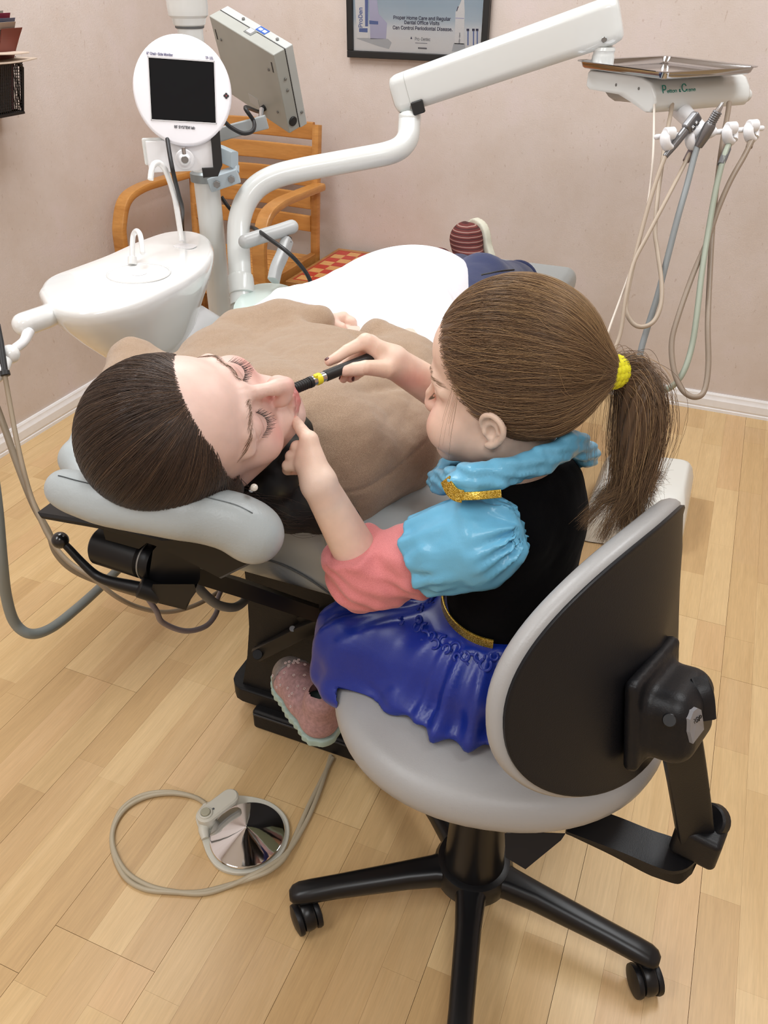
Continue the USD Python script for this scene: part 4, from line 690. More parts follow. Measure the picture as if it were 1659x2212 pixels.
# cables slung under the headrest
obj('chair_cable', tube([(-0.6500, 0.7000, 0.5516), (-0.6382, 0.7000, 0.5297), (-0.6394, 0.7100, 0.4991), (-0.6268, 0.7400, 0.4622), (-0.6184, 0.7800, 0.4424), (-0.6249, 0.8200, 0.4368), (-0.6525, 0.8600, 0.4180), (-0.6672, 0.9000, 0.4131)], .0042, 12, 8), mat('hose_mauve', (126, 116, 118), .45), dc)
obj('chair_cable', tube([(-0.6077, 0.7600, 0.5440), (-0.5977, 0.7600, 0.5296), (-0.5908, 0.7800, 0.4949), (-0.5908, 0.8200, 0.4579), (-0.5971, 0.8600, 0.4381), (-0.6192, 0.9000, 0.4182), (-0.6471, 0.9400, 0.3947)], .0072, 12, 8), mat('hose_slate', (112, 114, 114), .45), dc)
# ================================================================== foot control
M_fcream = mat('pedal_cream', (206, 204, 192), .4)
fc = thing('foot_control', 'round chrome foot control with cream base on the wooden floor', 'foot pedal', (-0.5662, 0.7381, 0.0000))
dcn = A((-0.5550, 0.7257, 0.0200)); ol = spl(A([(-0.6671, 0.7549, 0.0000), (-0.6654, 0.7277, 0.0000), (-0.6421, 0.7042, 0.0000), (-0.6046, 0.6701, 0.0000), (-0.5693, 0.6544, 0.0000), (-0.5298, 0.6606, 0.0000), (-0.4964, 0.6867, 0.0000), (-0.4835, 0.7247, 0.0000), (-0.4929, 0.7667, 0.0000), (-0.5196, 0.7952, 0.0000), (-0.5669, 0.8068, 0.0000), (-0.6292, 0.7907, 0.0000), (-0.6671, 0.7549, 0.0000)])[:, :2], 5)[:-1]
ol = ol if np.cross(ol-np.roll(ol, 1, 0), np.roll(ol, -1, 0)-ol).sum() > 0 else ol[::-1]
obj('base_plate', plate(ol, .010, .002), M_fcream, fc, smooth=30); obj('rubber_skirt', cyl(A([dcn[0], dcn[1], .009]), A([dcn[0], dcn[1], .017]), .063, 48), mat('skirt_grey', (120, 118, 112), .5), fc)
M_chrome = mat('chrome', (225, 226, 230), .06, 1.)
obj('chrome_disc', lathe([(.055, .014), (.0655, .0145), (.0665, .0165), (.0655, .0185), (.063, .0195), (.004, .0385), (.0, .0388)], (dcn[0], dcn[1], 0), n=96), M_chrome, fc, smooth=18)
h1, h2 = A((-0.6354, 0.7212, 0.0300)), A((-0.6167, 0.7694, 0.0300)); hdv = unit(h2-h1); hn = A([-hdv[1], hdv[0], 0])
obj('rest_bar', plate([tuple((h1+hdv*x+hn*y)[:2]) for x, y in [( -.004+.0*k, 0) for k in ()]+[(np.linalg.norm(h2-h1)*(t)+(.017*math.sin(a)), .017*math.cos(a)) for t, a in [(0, x) for x in np.linspace(math.pi, 2*math.pi, 9)]+[(1, x) for x in np.linspace(0, math.pi, 9)]]][::-1], .012, .003, None, (0, 0, .028)), M_fcream, fc, smooth=40)
obj('post', cyl((h1[0], h1[1], .008), (h1[0], h1[1], .034), .0155), M_fcream, fc); obj('button', cyl((h1[0], h1[1], .034), (h1[0], h1[1], .046), .0085), mat('button_olive', (170, 168, 148), .35), fc); obj('button_ring', torus((h1[0], h1[1], .041), up, .0105, .0022, 24, 8), M_fcream, fc)
s0 = A((-0.6350, 0.7033, 0.0120)); obj('cable_gland', tube([(h1[0], h1[1], .016), (-0.6333, 0.7061, 0.0160), (-0.6209, 0.6920, 0.0120)], [.013, .010, .007], 14, 4), M_fcream, fc); obj('screw', cyl(A((-0.6278, 0.7343, 0.0400)), A((-0.6272, 0.7336, 0.0412)), .002, 10), M_black, fc)
cabs = [[(-0.6546, 0.7554, 0.0060), (-0.6917, 0.7626, 0.0050), (-0.7364, 0.7527, 0.0050), (-0.7755, 0.7274, 0.0050), (-0.7950, 0.6908, 0.0050), (-0.7887, 0.6493, 0.0050), (-0.7614, 0.6155, 0.0050), (-0.7159, 0.5895, 0.0050), (-0.6668, 0.5825, 0.0050), (-0.6189, 0.5899, 0.0050), (-0.5704, 0.6066, 0.0050), (-0.5349, 0.6370, 0.0060), (-0.5098, 0.6575, 0.0170), (-0.4889, 0.6843, 0.0190), (-0.4740, 0.7226, 0.0140), (-0.4740, 0.7832, 0.0050), (-0.4780, 0.8379, 0.0050), (-0.4872, 0.8961, 0.0050), (-0.4979, 0.9491, 0.0050)]]
cabs.append([(x+.0085*math.cos(i), y-.004+.006*math.sin(i*.7), z) for i, (x, y, z) in enumerate(cabs[0])])
for i, cb_ in enumerate(cabs): obj('cable', tube(cb_, .0044, 12, 8), mat('cable_putty', (176, 164, 140), .4), fc)
# ================================================================== operator stool
M_sgrey = mat('stool_grey', (166, 166, 166), .38, bump=(500, .0003)); M_sblack = mat('stool_black', (20, 20, 23), .42, spec=.32, bump=(600, .0003)); M_base = mat('stool_base', (17, 17, 19), .32, spec=.4)
hx_, hy_ = -.158, .782
so = thing('operator_stool', 'grey upholstered operator stool with wrap backrest on a black five star base', 'stool', (hx_, hy_, 0))
def seat_ring(s, z):
    t = np.linspace(0, 2*np.pi, 72, endpoint=False); rx, ry = .222*s, .196*s; c, sn = np.cos(t), np.sin(t)
    P = np.stack([np.sign(c)*np.abs(c)**.92*rx, np.sign(sn)*np.abs(sn)**.92*ry], 1); ang = math.radians(12); P = P@A([[math.cos(ang), math.sin(ang)], [-math.sin(ang), math.cos(ang)]])
    zz = z+.010*(P[:, 0]/.22)**2*s-.004*(P[:, 1]/.2)**2; return np.column_stack([P[:, 0]+hx_+.006, P[:, 1]+hy_+.004, zz])
obj('seat', loft([seat_ring(.3, .430), seat_ring(.86, .432), seat_ring(.945, .438), seat_ring(.985, .450), seat_ring(1.0, .464), seat_ring(.99, .478), seat_ring(.955, .489), seat_ring(.88, .497), seat_ring(.7, .502), seat_ring(.4, .503), seat_ring(.1, .503)]), M_sgrey, so, smooth=70)
obj('seat_pan', loft([seat_ring(.5, .405), seat_ring(.78, .418), seat_ring(.84, .431)]), M_base, so, smooth=40)
obj('gas_column', cat_(cyl((hx_, hy_, .24), (hx_, hy_, .41), .018), cyl((hx_, hy_, .06), (hx_, hy_, .31), .028)), M_base, so); obj('column_shroud', lathe([(.03, .30), (.040, .30), (.041, .29), (.047, .115), (.050, .095), (.050, .085)], (hx_, hy_, 0)), M_base, so)
obj('hub', lathe([(.0, .055), (.05, .055), (.062, .065), (.064, .088), (.058, .100), (.045, .104), (.0, .104)], (hx_, hy_, 0)), M_base, so)
for k, (ang, L_) in enumerate(((211, .284), (283, .285), (353.5, .288), (67, .285), (139, .285))):
    a = math.radians(ang); d = A([math.cos(a), math.sin(a), 0]); n_ = A([-d[1], d[0], 0]); o = A([hx_, hy_, 0])
    rings = []
    for s_, w, zt, zb in ((.03, .062, .100, .060), (.065, .046, .100, .060), (.11, .040, .099, .060), (L_-.06, .036, .090, .058), (L_-.02, .037, .086, .056), (L_, .036, .083, .056), (L_+.010, .030, .079, .057), (L_+.016, .016, .074, .060)):
        h_ = (zt-zb)/2; rings.append([o+d*s_+n_*x+A([0, 0, (zt+zb)/2+z]) for x, z in rrect(w, 2*h_, min(.014, w*.42, h_*.95), 4)])
    lg = obj('base_leg', loft(rings), M_base, so, smooth=50)
    tw = {0: 1.9, 1: .4, 2: -.9, 3: 2.2, 4: .9}[k]; cd_ = A([math.cos(a+tw), math.sin(a+tw), 0]); cn = A([-cd_[1], cd_[0], 0]); cc = o+d*(L_-.004)
    cs_ = obj('caster', cat_(cyl(cc+A([0, 0, .040]), cc+A([0, 0, .062]), .010, 16), lathe([(.0, -.013), (.016, -.0125), (.024, -.009), (.026, -.004), (.026, .004), (.024, .009), (.016, .0125), (.0, .013)], cc+cd_*.014+A([0, 0, .031]), cn, 28)), M_base, so, smooth=35)
    for s_ in (-1, 1): obj('wheel', lathe([(.0, -.007), (.015, -.0068), (.0245, -.004), (.0255, 0), (.0245, .004), (.015, .0068), (.0, .007)], cc+cd_*.014+A([0, 0, .0256])+cn*s_*.0155, cn, 28), M_sblack, so, smooth=35)
# backrest
SC = A([.028, .718, .687]); from_e = lambda y, t, r: trimesh.transformations.euler_matrix(0, 0, 0)
def rotz(a): return A([[math.cos(a), -math.sin(a), 0], [math.sin(a), math.cos(a), 0], [0, 0, 1]])
def roty(a): return A([[math.cos(a), 0, math.sin(a)], [0, 1, 0], [-math.sin(a), 0, math.cos(a)]])
def rotx(a): return A([[1, 0, 0], [0, math.cos(a), -math.sin(a)], [0, math.sin(a), math.cos(a)]])
RS = (rotx(-.192)@roty(-.175)@rotz(-.292)); SB = RS@A([[0, 0, 1.], [1, 0, 0], [0, 1, 0]])     # columns: width, up, outward
def sh_ring(s, off, e=2.137, a=.225, b=.150, k=1.374):
    t = np.linspace(0, 2*np.pi, 96, endpoint=False); c, sn = np.cos(t), np.sin(t); u = s*a*np.sign(c)*np.abs(c)**(2/e); v = s*b*np.sign(sn)*np.abs(sn)**(2/e)
    n = np.stack([2*k*u, 0*u, np.ones_like(u)], 1); n /= np.linalg.norm(n, axis=1)[:, None]
    return (np.stack([u, v, -k*u*u-.033*v*v], 1)+n*off)@SB.T+SC
obj('back_cushion', loft([sh_ring(.02, -.002), sh_ring(.5, -.002), sh_ring(.93, -.002), sh_ring(.975, -.003), sh_ring(.995, -.008), sh_ring(1.0, -.015), sh_ring(.985, -.023), sh_ring(.94, -.031), sh_ring(.85, -.036), sh_ring(.5, -.040), sh_ring(.02, -.040)]), M_sgrey, so, smooth=70)
obj('back_shell', loft([sh_ring(.955, -.004), sh_ring(.955, .0015), sh_ring(.94, .0022), sh_ring(.90, .0005), sh_ring(.7, .001), sh_ring(.35, .003), sh_ring(.02, .004)]), M_sblack, so, smooth=50)
hs = lambda x, y, z: SC+SB@A([x, y, z])
def f_house(p):
    q = (p-SC)@SB
    d = s_box(q, (-.026, -.056, .028), (.047, .042, .034), .024)
    return smin(d, s_box(q, (-.026, -.052, .006), (.060, .054, .008), .007), .012)
obj('pivot_housing', nets(f_house, SC+A([-.1, -.17, -.2]), SC+A([.17, .12, .08]), .004), M_sblack, so, smooth=True)
pt = [(0.0602, 0.6702, 0.6432), (0.0728, 0.6709, 0.6082), (0.0927, 0.6880, 0.5363), (0.1132, 0.7029, 0.4608), (0.1281, 0.7124, 0.4062)]
obj('back_post', strip(pt, .044, .022, (-.4, .9, 0), .25, 5), M_sblack, so)
obj('post_hook', strip([(0.0733, 0.6900, 0.6846), (0.0824, 0.6774, 0.6765), (0.0905, 0.6708, 0.6520)], .012, .018, (1, 0, 0), .3, 4), M_sblack, so)
lb = [A(p) for p in [(0.0736, 0.6498, 0.6819), (0.0778, 0.6535, 0.6773), (0.0827, 0.6542, 0.6623), (0.0862, 0.6562, 0.6493), (0.0776, 0.6336, 0.6478), (0.0720, 0.6337, 0.6618), (0.0688, 0.6366, 0.6763), (0.0701, 0.6432, 0.6822)]]
pn = unit(np.cross(lb[3]-lb[0], lb[5]-lb[0])); pn = pn if pn@_fwd < 0 else -pn
obj('grey_label', loft([[x+pn*o for x in lb] for o in (-.003, .0036)]), mat('label_grey', (132, 132, 136), .4), so, smooth=False)
lc = sum(lb)/8; lx = unit((lb[2]+lb[3])/2-(lb[5]+lb[6])/2+up*.012); obj('label_lettering', text('RGP', .0062, np.stack([lx, np.cross(pn, lx), pn], 1), lc+pn*.0036, .0006, width=.014), M_black, so, smooth=False)
obj('housing_bolt', cyl(A((0.0529, 0.6289, 0.6747)), A((0.0535, 0.6367, 0.6670)), .0070), M_base, so)
obj('post_joint', cat_(cbox(A((0.1292, 0.7106, 0.4121)), (.056, .040, .050), .008, rotz(-.2)), cyl(A((0.1352, 0.7208, 0.4407)), A((0.1452, 0.7309, 0.4311)), .020)), M_sblack, so)
jl = [(-0.0242, 0.6963, 0.3713), (0.0395, 0.7005, 0.3591), (0.0935, 0.7021, 0.3487), (0.1230, 0.7013, 0.3578), (0.1385, 0.7053, 0.3906)]
jP = spl(A(jl), 6); 
obj('support_arm', loft([[p+A([0, 0, z])+n2*w for w, z in ((-.024, .032*q), (.024, .028*q), (.024, .021*q), (-.017, .021*q), (-.017, -.050*q), (-.024, -.054*q))] for p, n2, q in [(p, np.cross(unit(jP[min(i+1, len(jP)-1)]-jP[max(i-1, 0)]), up), .75+.25*min(1, i/12)) for i, p in enumerate(jP)]]), M_sblack, so, smooth=30)
obj('tilt_mechanism', cbox((hx_+.03, hy_-.005, .395), (.16, .09, .035), .006, rotz(-.05)), M_base, so); obj('mechanism_box', loft([[(-0.0919, 0.6231, 0.4163), (-0.0501, 0.6411, 0.4175), (-0.0226, 0.6518, 0.4167), (-0.0260, 0.6453, 0.4096), (-0.0586, 0.6102, 0.3796), (-0.0844, 0.6084, 0.3917)], [(-0.0974, 0.6605, 0.3633), (-0.0531, 0.6796, 0.3646), (-0.0239, 0.6910, 0.3637), (-0.0275, 0.6840, 0.3562), (-0.0621, 0.6468, 0.3244), (-0.0895, 0.6449, 0.3372)]]), M_base, so, smooth=False)

# ================================================================== people: shared shapes
def skin_mat(name, rough=.46):
    n = {'a': ('attribute', {'attribute': 'tint'}), 'tc': ('texture_coordinate', {}), 'n': ('noise_texture', dict(scale=60., detail=4.)), 'mr': ('map_range', dict(from_min=.3, from_max=.7, to_min=.95, to_max=1.04)), 'cc': ('combine_color', {}),
         'm': ('mix_color', dict(blend_type='multiply', fac=1.)), 'bn': ('noise_texture', dict(scale=700., detail=2.)), 'b': ('bump', dict(strength=.12, distance=.0006)),
         'p': ('principled_bsdf', dict(roughness=rough, subsurface_weight=.12, subsurface_scale=.004, subsurface_radius=(1., .35, .2), specular_ior_level=.4))}
    return usdkit.material(stage, f'{LK}/{name}', n, [('a.color', 'm.a'), ('tc.object', 'n.vector'), ('n.fac', 'mr.value'), ('mr.result', 'cc.r'), ('mr.result', 'cc.g'), ('mr.result', 'cc.b'), ('cc.color', 'm.b'), ('m.result', 'p.base_color'), ('tc.object', 'bn.vector'), ('bn.fac', 'b.height'), ('b.normal', 'p.normal')], surface='p.BSDF')
M_skin = skin_mat('skin')
def mirror(q): return np.column_stack([np.abs(q[:, 0]), q[:, 1:]])
def head_sdf(q, child=False):
    """A head in its own frame: x to its left, y to the crown, z to the nose, eyes at y = 0; metres of an adult."""
    s = mirror(q); c = 1. if child else 0.
    d = s_ell(q, (0, .034, -.012), (.0735, .093, .099)) if child else s_ell(q, (0, .031, -.006), (.0735, .089, .091))
    d = smin(d, s_ell(q, (0, .046+.006*c, .018+.004*c), (.063, .054, .068)), .02)
    d = smin(d, s_ell(q, (0, -.034, .022), (.0585+.006*c, .080-.006*c, .060)), .03)
    d = smin(d, s_cone(s, (.050, -.055, -.006), (.012, -.101+.006*c, .066), .019, .0155), .022)
    d = smin(d, s_cone(s, (.012, -.101+.006*c, .066), (0, -.101+.006*c, .069), .0155, .0155), .01)
    d = smin(d, s_ell(s, (.040+.003*c, -.034-.012*c, .054), (.025+.006*c, .026+.008*c, .024+.008*c)), .018)
    d = smin(d, s_ell(q, (0, -.076, .062), (.036, .030, .027)), .018)
    d = smin(d, s_chain(s, [(.006, .016, .0845), (.024, .021, .0815), (.042, .017, .0735), (.055, .008, .060)], [.0062, .0064, .0062, .006], .004), .014)
    d = smax(d, -s_ell(s, (.0325, .000, .1005), (.0200, .0125, .0195)), .013)               # eye sockets
    d = smin(d, s_ell(s, (.0320, -.001, .0655), (.0160, .0145, .0150)), .004)               # closed lids over the eyes
    lid = s_chain(s, [(.0185, -.0045, .0785), (.0250, -.0085, .0820), (.0320, -.0098, .0828), (.0390, -.0085, .0800), (.0455, -.0040, .0735)], .0008, 0)
    d = d+.0014*np.exp(-(lid/.0012)**2)
    crease = s_chain(s, [(.0195, .0035, .0785), (.0260, .0082, .0815), (.0330, .0092, .0815), (.0400, .0078, .0785), (.0460, .0025, .0720)], .0006, 0)
    d = d+.0010*np.exp(-(crease/.0016)**2)
    k = .82 if child else 1.
    d = smin(d, s_chain(q, [(0, .016, .0845), (0, -.008, .0925), (0, -.026, .1035-.003*c), (0, -.0385, .1085-.007*c)], A([.0062, .0068, .0082, .0100])*(k*.5+.5), .004), .010)
    d = smin(d, s_ell(s, (.0105*k, -.0415, .0965-.004*c), (.0080, .0072, .0105)), .010)
    d = smin(d, s_cone(q, (0, -.041, .106-.007*c), (0, -.050, .095-.003*c), .0065, .005), .005)
    d = smax(d, -s_ell(s, (.0070*k, -.0505, .1005-.005*c), (.0038, .0040, .0052)), .003)    # nostrils
    d = d+.0012*np.exp(-(np.hypot(q[:, 0], 0)/.0035)**2)*np.exp(-((q[:, 1]+.058)/.006)**2)*(q[:, 2] > .06)
    up_ = s_chain(s, [(0, -.0690, .0945), (.0055, -.0672, .0945), (.0130, -.0695, .0905), (.0245, -.0745, .0800)], [.0042, .0045, .0040, .0020], .002)
    lo_ = s_chain(s, [(0, -.0800, .0925), (.0080, -.0800, .0910), (.0165, -.0782, .0860), (.0245, -.0752, .0790)], [.0058, .0056, .0045, .0020], .002)
    d = smin(d, up_, .0035); d = smin(d, lo_, .0035)
    gap = s_chain(s, [(0, -.0742, .1000), (.010, -.0738, .0975), (.018, -.0742, .0925), (.0255, -.0752, .0830)], [.0016, .0016, .0012, .0006], 0)
    d = smax(d, -gap, .0022)
    d = d+.0016*np.exp(-((q[:, 1]+.0895)/.005)**2)*np.exp(-(q[:, 0]/.016)**2)*(q[:, 2] > .06)
    return d
EAR_P = spl(A([(.000, -.004, .014), (.003, .010, .017), (.008, .024, .010), (.011, .028, -.004), (.013, .018, -.018), (.0125, .002, -.0215), (.009, -.014, -.015), (.004, -.026, -.002), (.001, -.029, .007)]), 4)
EAR_R = np.interp(np.linspace(0, 8, len(EAR_P)), range(9), [.0026, .0036, .0042, .0044, .0044, .0042, .0042, .0060, .0045])
def ear_sdf(q, x=.0735, k=.82):
    e = (mirror(q)-A([x, -.018, -.014]))/k
    hel = s_chain(e, EAR_P, EAR_R, .0015)
    bowl = s_ell(e, (.002, .002, -.004), (.0055, .026, .019)); d = smin(hel, bowl, .004)
    d = smin(d, s_chain(e, [(.006, .012, -.008), (.0075, .000, -.012), (.006, -.012, -.006)], [.0026, .0032, .003], .002), .003)
    d = smax(d, -s_ell(e, (.0085, -.003, .0005), (.0085, .0115, .0085)), .003); d = smin(d, s_ell(e, (.003, -.006, .011), (.004, .006, .0035)), .003)
    return d*k
def face_tint(q, base, flush, lips, brow=None):
    """Skin colour of a face: flush on cheeks, nose and chin, the lips' own red."""
    s = mirror(q); T = np.tile(A(lin(base)), (len(q), 1)); front = np.clip((q[:, 2]-.02)/.03, 0, 1)
    w = np.exp(-(((s[:, 0]-.042)/.020)**2+((q[:, 1]+.034)/.019)**2))*.85+np.exp(-((q[:, 0]/.014)**2+((q[:, 1]+.040)/.012)**2))*.6+np.exp(-((q[:, 0]/.018)**2+((q[:, 1]+.103)/.012)**2))*.35
    w = np.clip(w*front, 0, 1)[:, None]; T = T*(1-w)+A(lin(flush))*w
    e = (np.exp(-(((s[:, 0]-.032)/.017)**2+((q[:, 1]+.002)/.0095)**2))*.35*front)[:, None]; T = T*(1-e)+A(lin(flush))*.80*e
    lu = s_chain(s, [(0, -.0692, .0955), (.0055, -.0678, .0955), (.013, -.0700, .0915), (.0245, -.0747, .081)], [.0043, .0044, .0038, .0012], .002); ll = s_chain(s, [(0, -.0797, .0935), (.008, -.0797, .092), (.0165, -.0780, .087), (.0245, -.0753, .080)], [.0056, .0054, .0042, .0012], .002)
    m = np.clip(.5-np.minimum(lu, ll)/.0016, 0, 1)[:, None]; return T*(1-m)+A(lin(lips))*m
def surf_z(x, y, f, z0=.14, z1=.02):
    """Depth of the face surface in front of (x, y)."""
    z = np.full(len(x), z0); 
    for _ in range(60): z = z-np.clip(f(np.column_stack([x, y, z])), -.002, .01)*.8
    return np.maximum(z, z1)
def brows(f, rng, n=200):
    out = []
    for sg in (-1, 1):
        t = rng.random(n); x = .010+.046*t; y = .0185+.0065*np.sin(t*2.4)-.005*t*t+rng.normal(0, .0023, n)*(1-.6*t)
        dx, dy = .0065*(.55+.45*t), .0045*(1-1.25*t)
        P = [np.column_stack([sg*(x+dx*u), y+dy*u, surf_z(sg*(x+dx*u), y+dy*u, f)+.0003+.0006*np.sin(u*3)]) for u in (0, .33, .66, 1)]
        out += [A([p[i] for p in P]) for i in range(n)]
    return out
def lashes(rng, n=46, L=.0095):
    out = []; K = spl(A([(.0185, -.0048, .0795), (.0250, -.0092, .0832), (.0320, -.0106, .0840), (.0390, -.0092, .0812), (.0460, -.0044, .0745)]), 12)
    for sg in (-1, 1):
        for i in range(n):
            u = i/(n-1); p = K[int(u*(len(K)-1))]; l = L*(.55+.45*math.sin(u*2.6+.25))*rng.uniform(.85, 1.1); dx = (u-.42)*.85+rng.normal(0, .09)
            a = A([dx*.6, -.80, .55]); b = A([dx*.8, -.35, .95]); q = [p, p+a*l*.4, p+a*l*.62+b*l*.18, p+a*l*.75+b*l*.42]
            out.append(A(q)*A([sg, 1, 1]))
    return out
def sl(a, b, t):
    w = np.arccos(np.clip(a@b, -1, 1)); return a if w < 1e-4 else (np.sin((1-t)*w)*a+np.sin(t*w)*b)/np.sin(w)
def hair_mat(name, rgb, rough=.42):
    c = lin(rgb); return usdkit.material(stage, f'{LK}/{name}', {'p': ('principled_bsdf', dict(base_color=c, roughness=rough, specular_ior_level=.35, sheen_weight=.1))}, [], surface='p.BSDF')
def fabric(name, rgb, rough=.85, sheen=.25, weave=900., h=.0008, rgb2=None, coarse=None, **kw):
    """Woven cloth: a fine bump, a two-tone fleck and a little sheen."""
    a = lin(rgb); b = lin(rgb2) if rgb2 else tuple(x*.86 for x in a)
    n = {'tc': ('texture_coordinate', {}), 'n': ('noise_texture', dict(scale=weave, detail=2.)), 'r': ('rgb_ramp', {'ramp': [(.35, b), (.65, a)]}), 'b': ('bump', dict(strength=.5, distance=h)), 'p': ('principled_bsdf', dict(roughness=rough, sheen_weight=sheen, **{'specular_ior_level': .25, **kw}))}
    return usdkit.material(stage, f'{LK}/{name}', n, [('tc.object', 'n.vector'), ('n.fac', 'r.fac'), ('r.color', 'p.base_color'), ('n.fac', 'b.height'), ('b.normal', 'p.normal')], surface='p.BSDF')
def fbm3(p, sc, seed=0, octv=3): return meshkit.fbm(np.asarray(p)*sc, octv, seed)-.5

def lay(strands, f, rng, lo, hi):
    """Lays strands on the surface f = 0, each at its own small height above it."""
    n = [len(x) for x in strands]; p = np.vstack(strands); o = np.concatenate([np.sin(np.linspace(.05, 1., k)*2.6)*rng.uniform(lo, hi) for k in n])
    for _ in range(2):
        d = f(p); h = .0006; G = np.stack([f(p+h*np.eye(3)[i])-d for i in range(3)], 1)/h; g = G/np.maximum(.3, np.linalg.norm(G, axis=1))[:, None]
        p = p+g*np.clip(o-d, -.02, .02)[:, None]
    return np.split(p, np.cumsum(n)[:-1])

# ================================================================== the woman in the chair
WT = A([-.501, .662, .869]); WR = A([[-.613, -.089, .785], [.395, -.895, .207], [.684, .436, .584]])
U_, S_, V_ = np.linalg.svd(WR); WR = U_@V_
to_w = lambda q: np.asarray(q)@WR.T+WT
in_w = lambda p: (p-WT)@WR
wo = thing('person', 'person in a beige sweater and jeans lying back in the dental chair with eyes closed', 'person', (-.55, 1.2, .64))
neck_b = A([-.545, .905, .745])
def wf_head(p):
    q = in_w(p); d = head_sdf(q); d = smin(d, s_chain(p, [to_w((0, -.045, -.028)), to_w((0, -.10, -.020))*.55+neck_b*.45, neck_b], [.050, .050, .056], .02), .018)
    return smin(d, ear_sdf(q), .003)
def wf_body(p):
    d = s_ell(p, (-.565, 1.02, .705), (.15, .18, .070)); d = smin(d, s_ell(p, (-.56, 1.30, .69), (.15, .25, .08)), .06)
    d = smin(d, s_cone(p, (-.68, .96, .705), (-.45, .93, .70), .035, .035), .04); d = smin(d, s_cone(p, neck_b+A([0, -.03, .01]), (-.55, 1.0, .71), .05, .06), .04)
    d = smin(d, s_chain(p, [(-.715, .98, .705), (-.74, 1.17, .730), (-.665, 1.20, .772)], [.036, .032, .022], .01), .02); d = smin(d, s_chain(p, [(-.44, .93, .69), (-.40, 1.09, .695), (-.48, 1.205, .775)], [.034, .032, .022], .01), .02)
    for x in (-.66, -.50): d = smin(d, s_chain(p, [(x, 1.45, .66), (x+.02, 1.80, .685), (x+.035, 2.06, .615)], [.060, .040, .030], .02), .03)
    return d
RH = [A(x) for x in ((-0.5577, 1.3035, 0.7568), (-0.5969, 1.2804, 0.7651), (-0.6108, 1.2730, 0.7716), (-0.6223, 1.2568, 0.7738), (-0.6300, 1.2440, 0.7693), (-0.6356, 1.2382, 0.7645))]
def wf_hands(p):
    d = s_chain(p, [(-.48, 1.205, .775), RH[0], RH[1]], [.022, .020, .019], .01)
    d = smin(d, s_box(p, RH[1], (.030, .019, .012), .010, frame(RH[0]-RH[1], up)), .012)
    d = smin(d, s_chain(p, RH[2:], [.0115, .0105, .0095, .0085], .003), .006)
    d = smin(d, s_chain(p, [(-0.5984, 1.2645, 0.7798), (-0.6066, 1.2435, 0.7824), (-0.6007, 1.2344, 0.7754), (-0.5894, 1.2371, 0.7728)], [.011, .010, .0095, .0085], .003), .003)
    d = smin(d, s_chain(p, [(-0.5990, 1.2913, 0.7723), (-0.6188, 1.2842, 0.7736), (-0.6334, 1.2679, 0.7683), (-0.6385, 1.2550, 0.7624)], [.011, .010, .009, .008], .003), .003)
    d = smin(d, s_chain(p, [(-0.5996, 1.3067, 0.7670), (-0.6211, 1.3046, 0.7672), (-0.6353, 1.2889, 0.7625), (-0.6388, 1.2705, 0.7570)], [.011, .010, .009, .008], .003), .003)
    d2 = s_chain(p, [(-.672, 1.20, .775), (-0.6952, 1.2375, 0.7433), (-0.6356, 1.2405, 0.7498), (-0.5962, 1.2445, 0.7510), (-0.5688, 1.2539, 0.7485)], [.022, .022, .022, .022, .022], .008)
    return np.minimum(d, d2)
def whole(q): return q
hd_ = nets(wf_head, WT+A([-.19, -.19, -.17]), WT+A([.17, .27, .17]), .0021); bd_ = nets(wf_body, (-.90, .80, .54), (-.24, 2.16, .85), .009); hn_ = nets(wf_hands, (-.74, 1.05, .74), (-.42, 1.26, .86), .0026)
wb = fuse(hd_, bd_, hn_); wv, wf_ = VF(wb); q_ = in_w(wv)
tint = face_tint(q_, (233, 200, 188), (218, 158, 148), (190, 116, 112)); far = np.linalg.norm(q_, axis=1) > .2; tint[far] = lin((232, 198, 182))
body_w = obj('body', (wv, wf_), M_skin, wo, tint=tint)
Mb = hair_mat('hair_dark', (52, 38, 30)); Mb2 = hair_mat('hair_dark_mid', (74, 55, 42)); Mb3 = hair_mat('hair_dark_light', (108, 84, 64))
rngw = np.random.default_rng(11)
fh_ = lambda x: head_sdf(x)
curves('eyebrow', [to_w(s) for s in brows(fh_, rngw, 130)], .00026, Mb3, wo); curves('eyelash', [to_w(s) for s in lashes(rngw)], .00050, hair_mat('lash_black', (22, 18, 16)), wo)
# hair: a cap that follows the skull behind the hairline, and strands combed back over it
HC_, HR_ = A([0, .032, -.006]), A([.0795, .0905, .0925])
KEY = A([(-.20, -.05), (-.09, -.024), (-.05, .002), (-.03, .012), (.0, .018), (.02, .028), (.05, .045), (.075, .062), (.09, .072), (.13, .085), (.2, .10)])
def hairline(q):
    y = q[:, 1]-.010*(np.abs(q[:, 0])/.07)**2*0; return q[:, 2]-np.interp(y+.12*np.clip(.055-np.abs(q[:, 0]), -.01, .03)*-1.0, KEY[:, 0], KEY[:, 1])
def wf_hair(p):
    q = in_w(p); d = s_ell(q, HC_, HR_); d = smin(d, s_ell(q, (0, -.03, -.050), (.060, .06, .042)), .03); d = smin(d, s_ell(mirror(q), (.068, -.018, -.018), (.019, .045, .036)), .012); d = smin(d, s_ell(q, (0, .062, -.014), (.063, .052, .062)), .04)
    hl = hairline(q); ang = np.arctan2(q[:, 0], q[:, 2]+.03); g = (np.sin(ang*46+q[:, 1]*30+3*np.sin(q[:, 1]*60))*.0005+np.sin(ang*17-q[:, 1]*40)*.0010)*np.clip(-hl/.04, 0, 1)
    return smax(d+g, hl, .016)
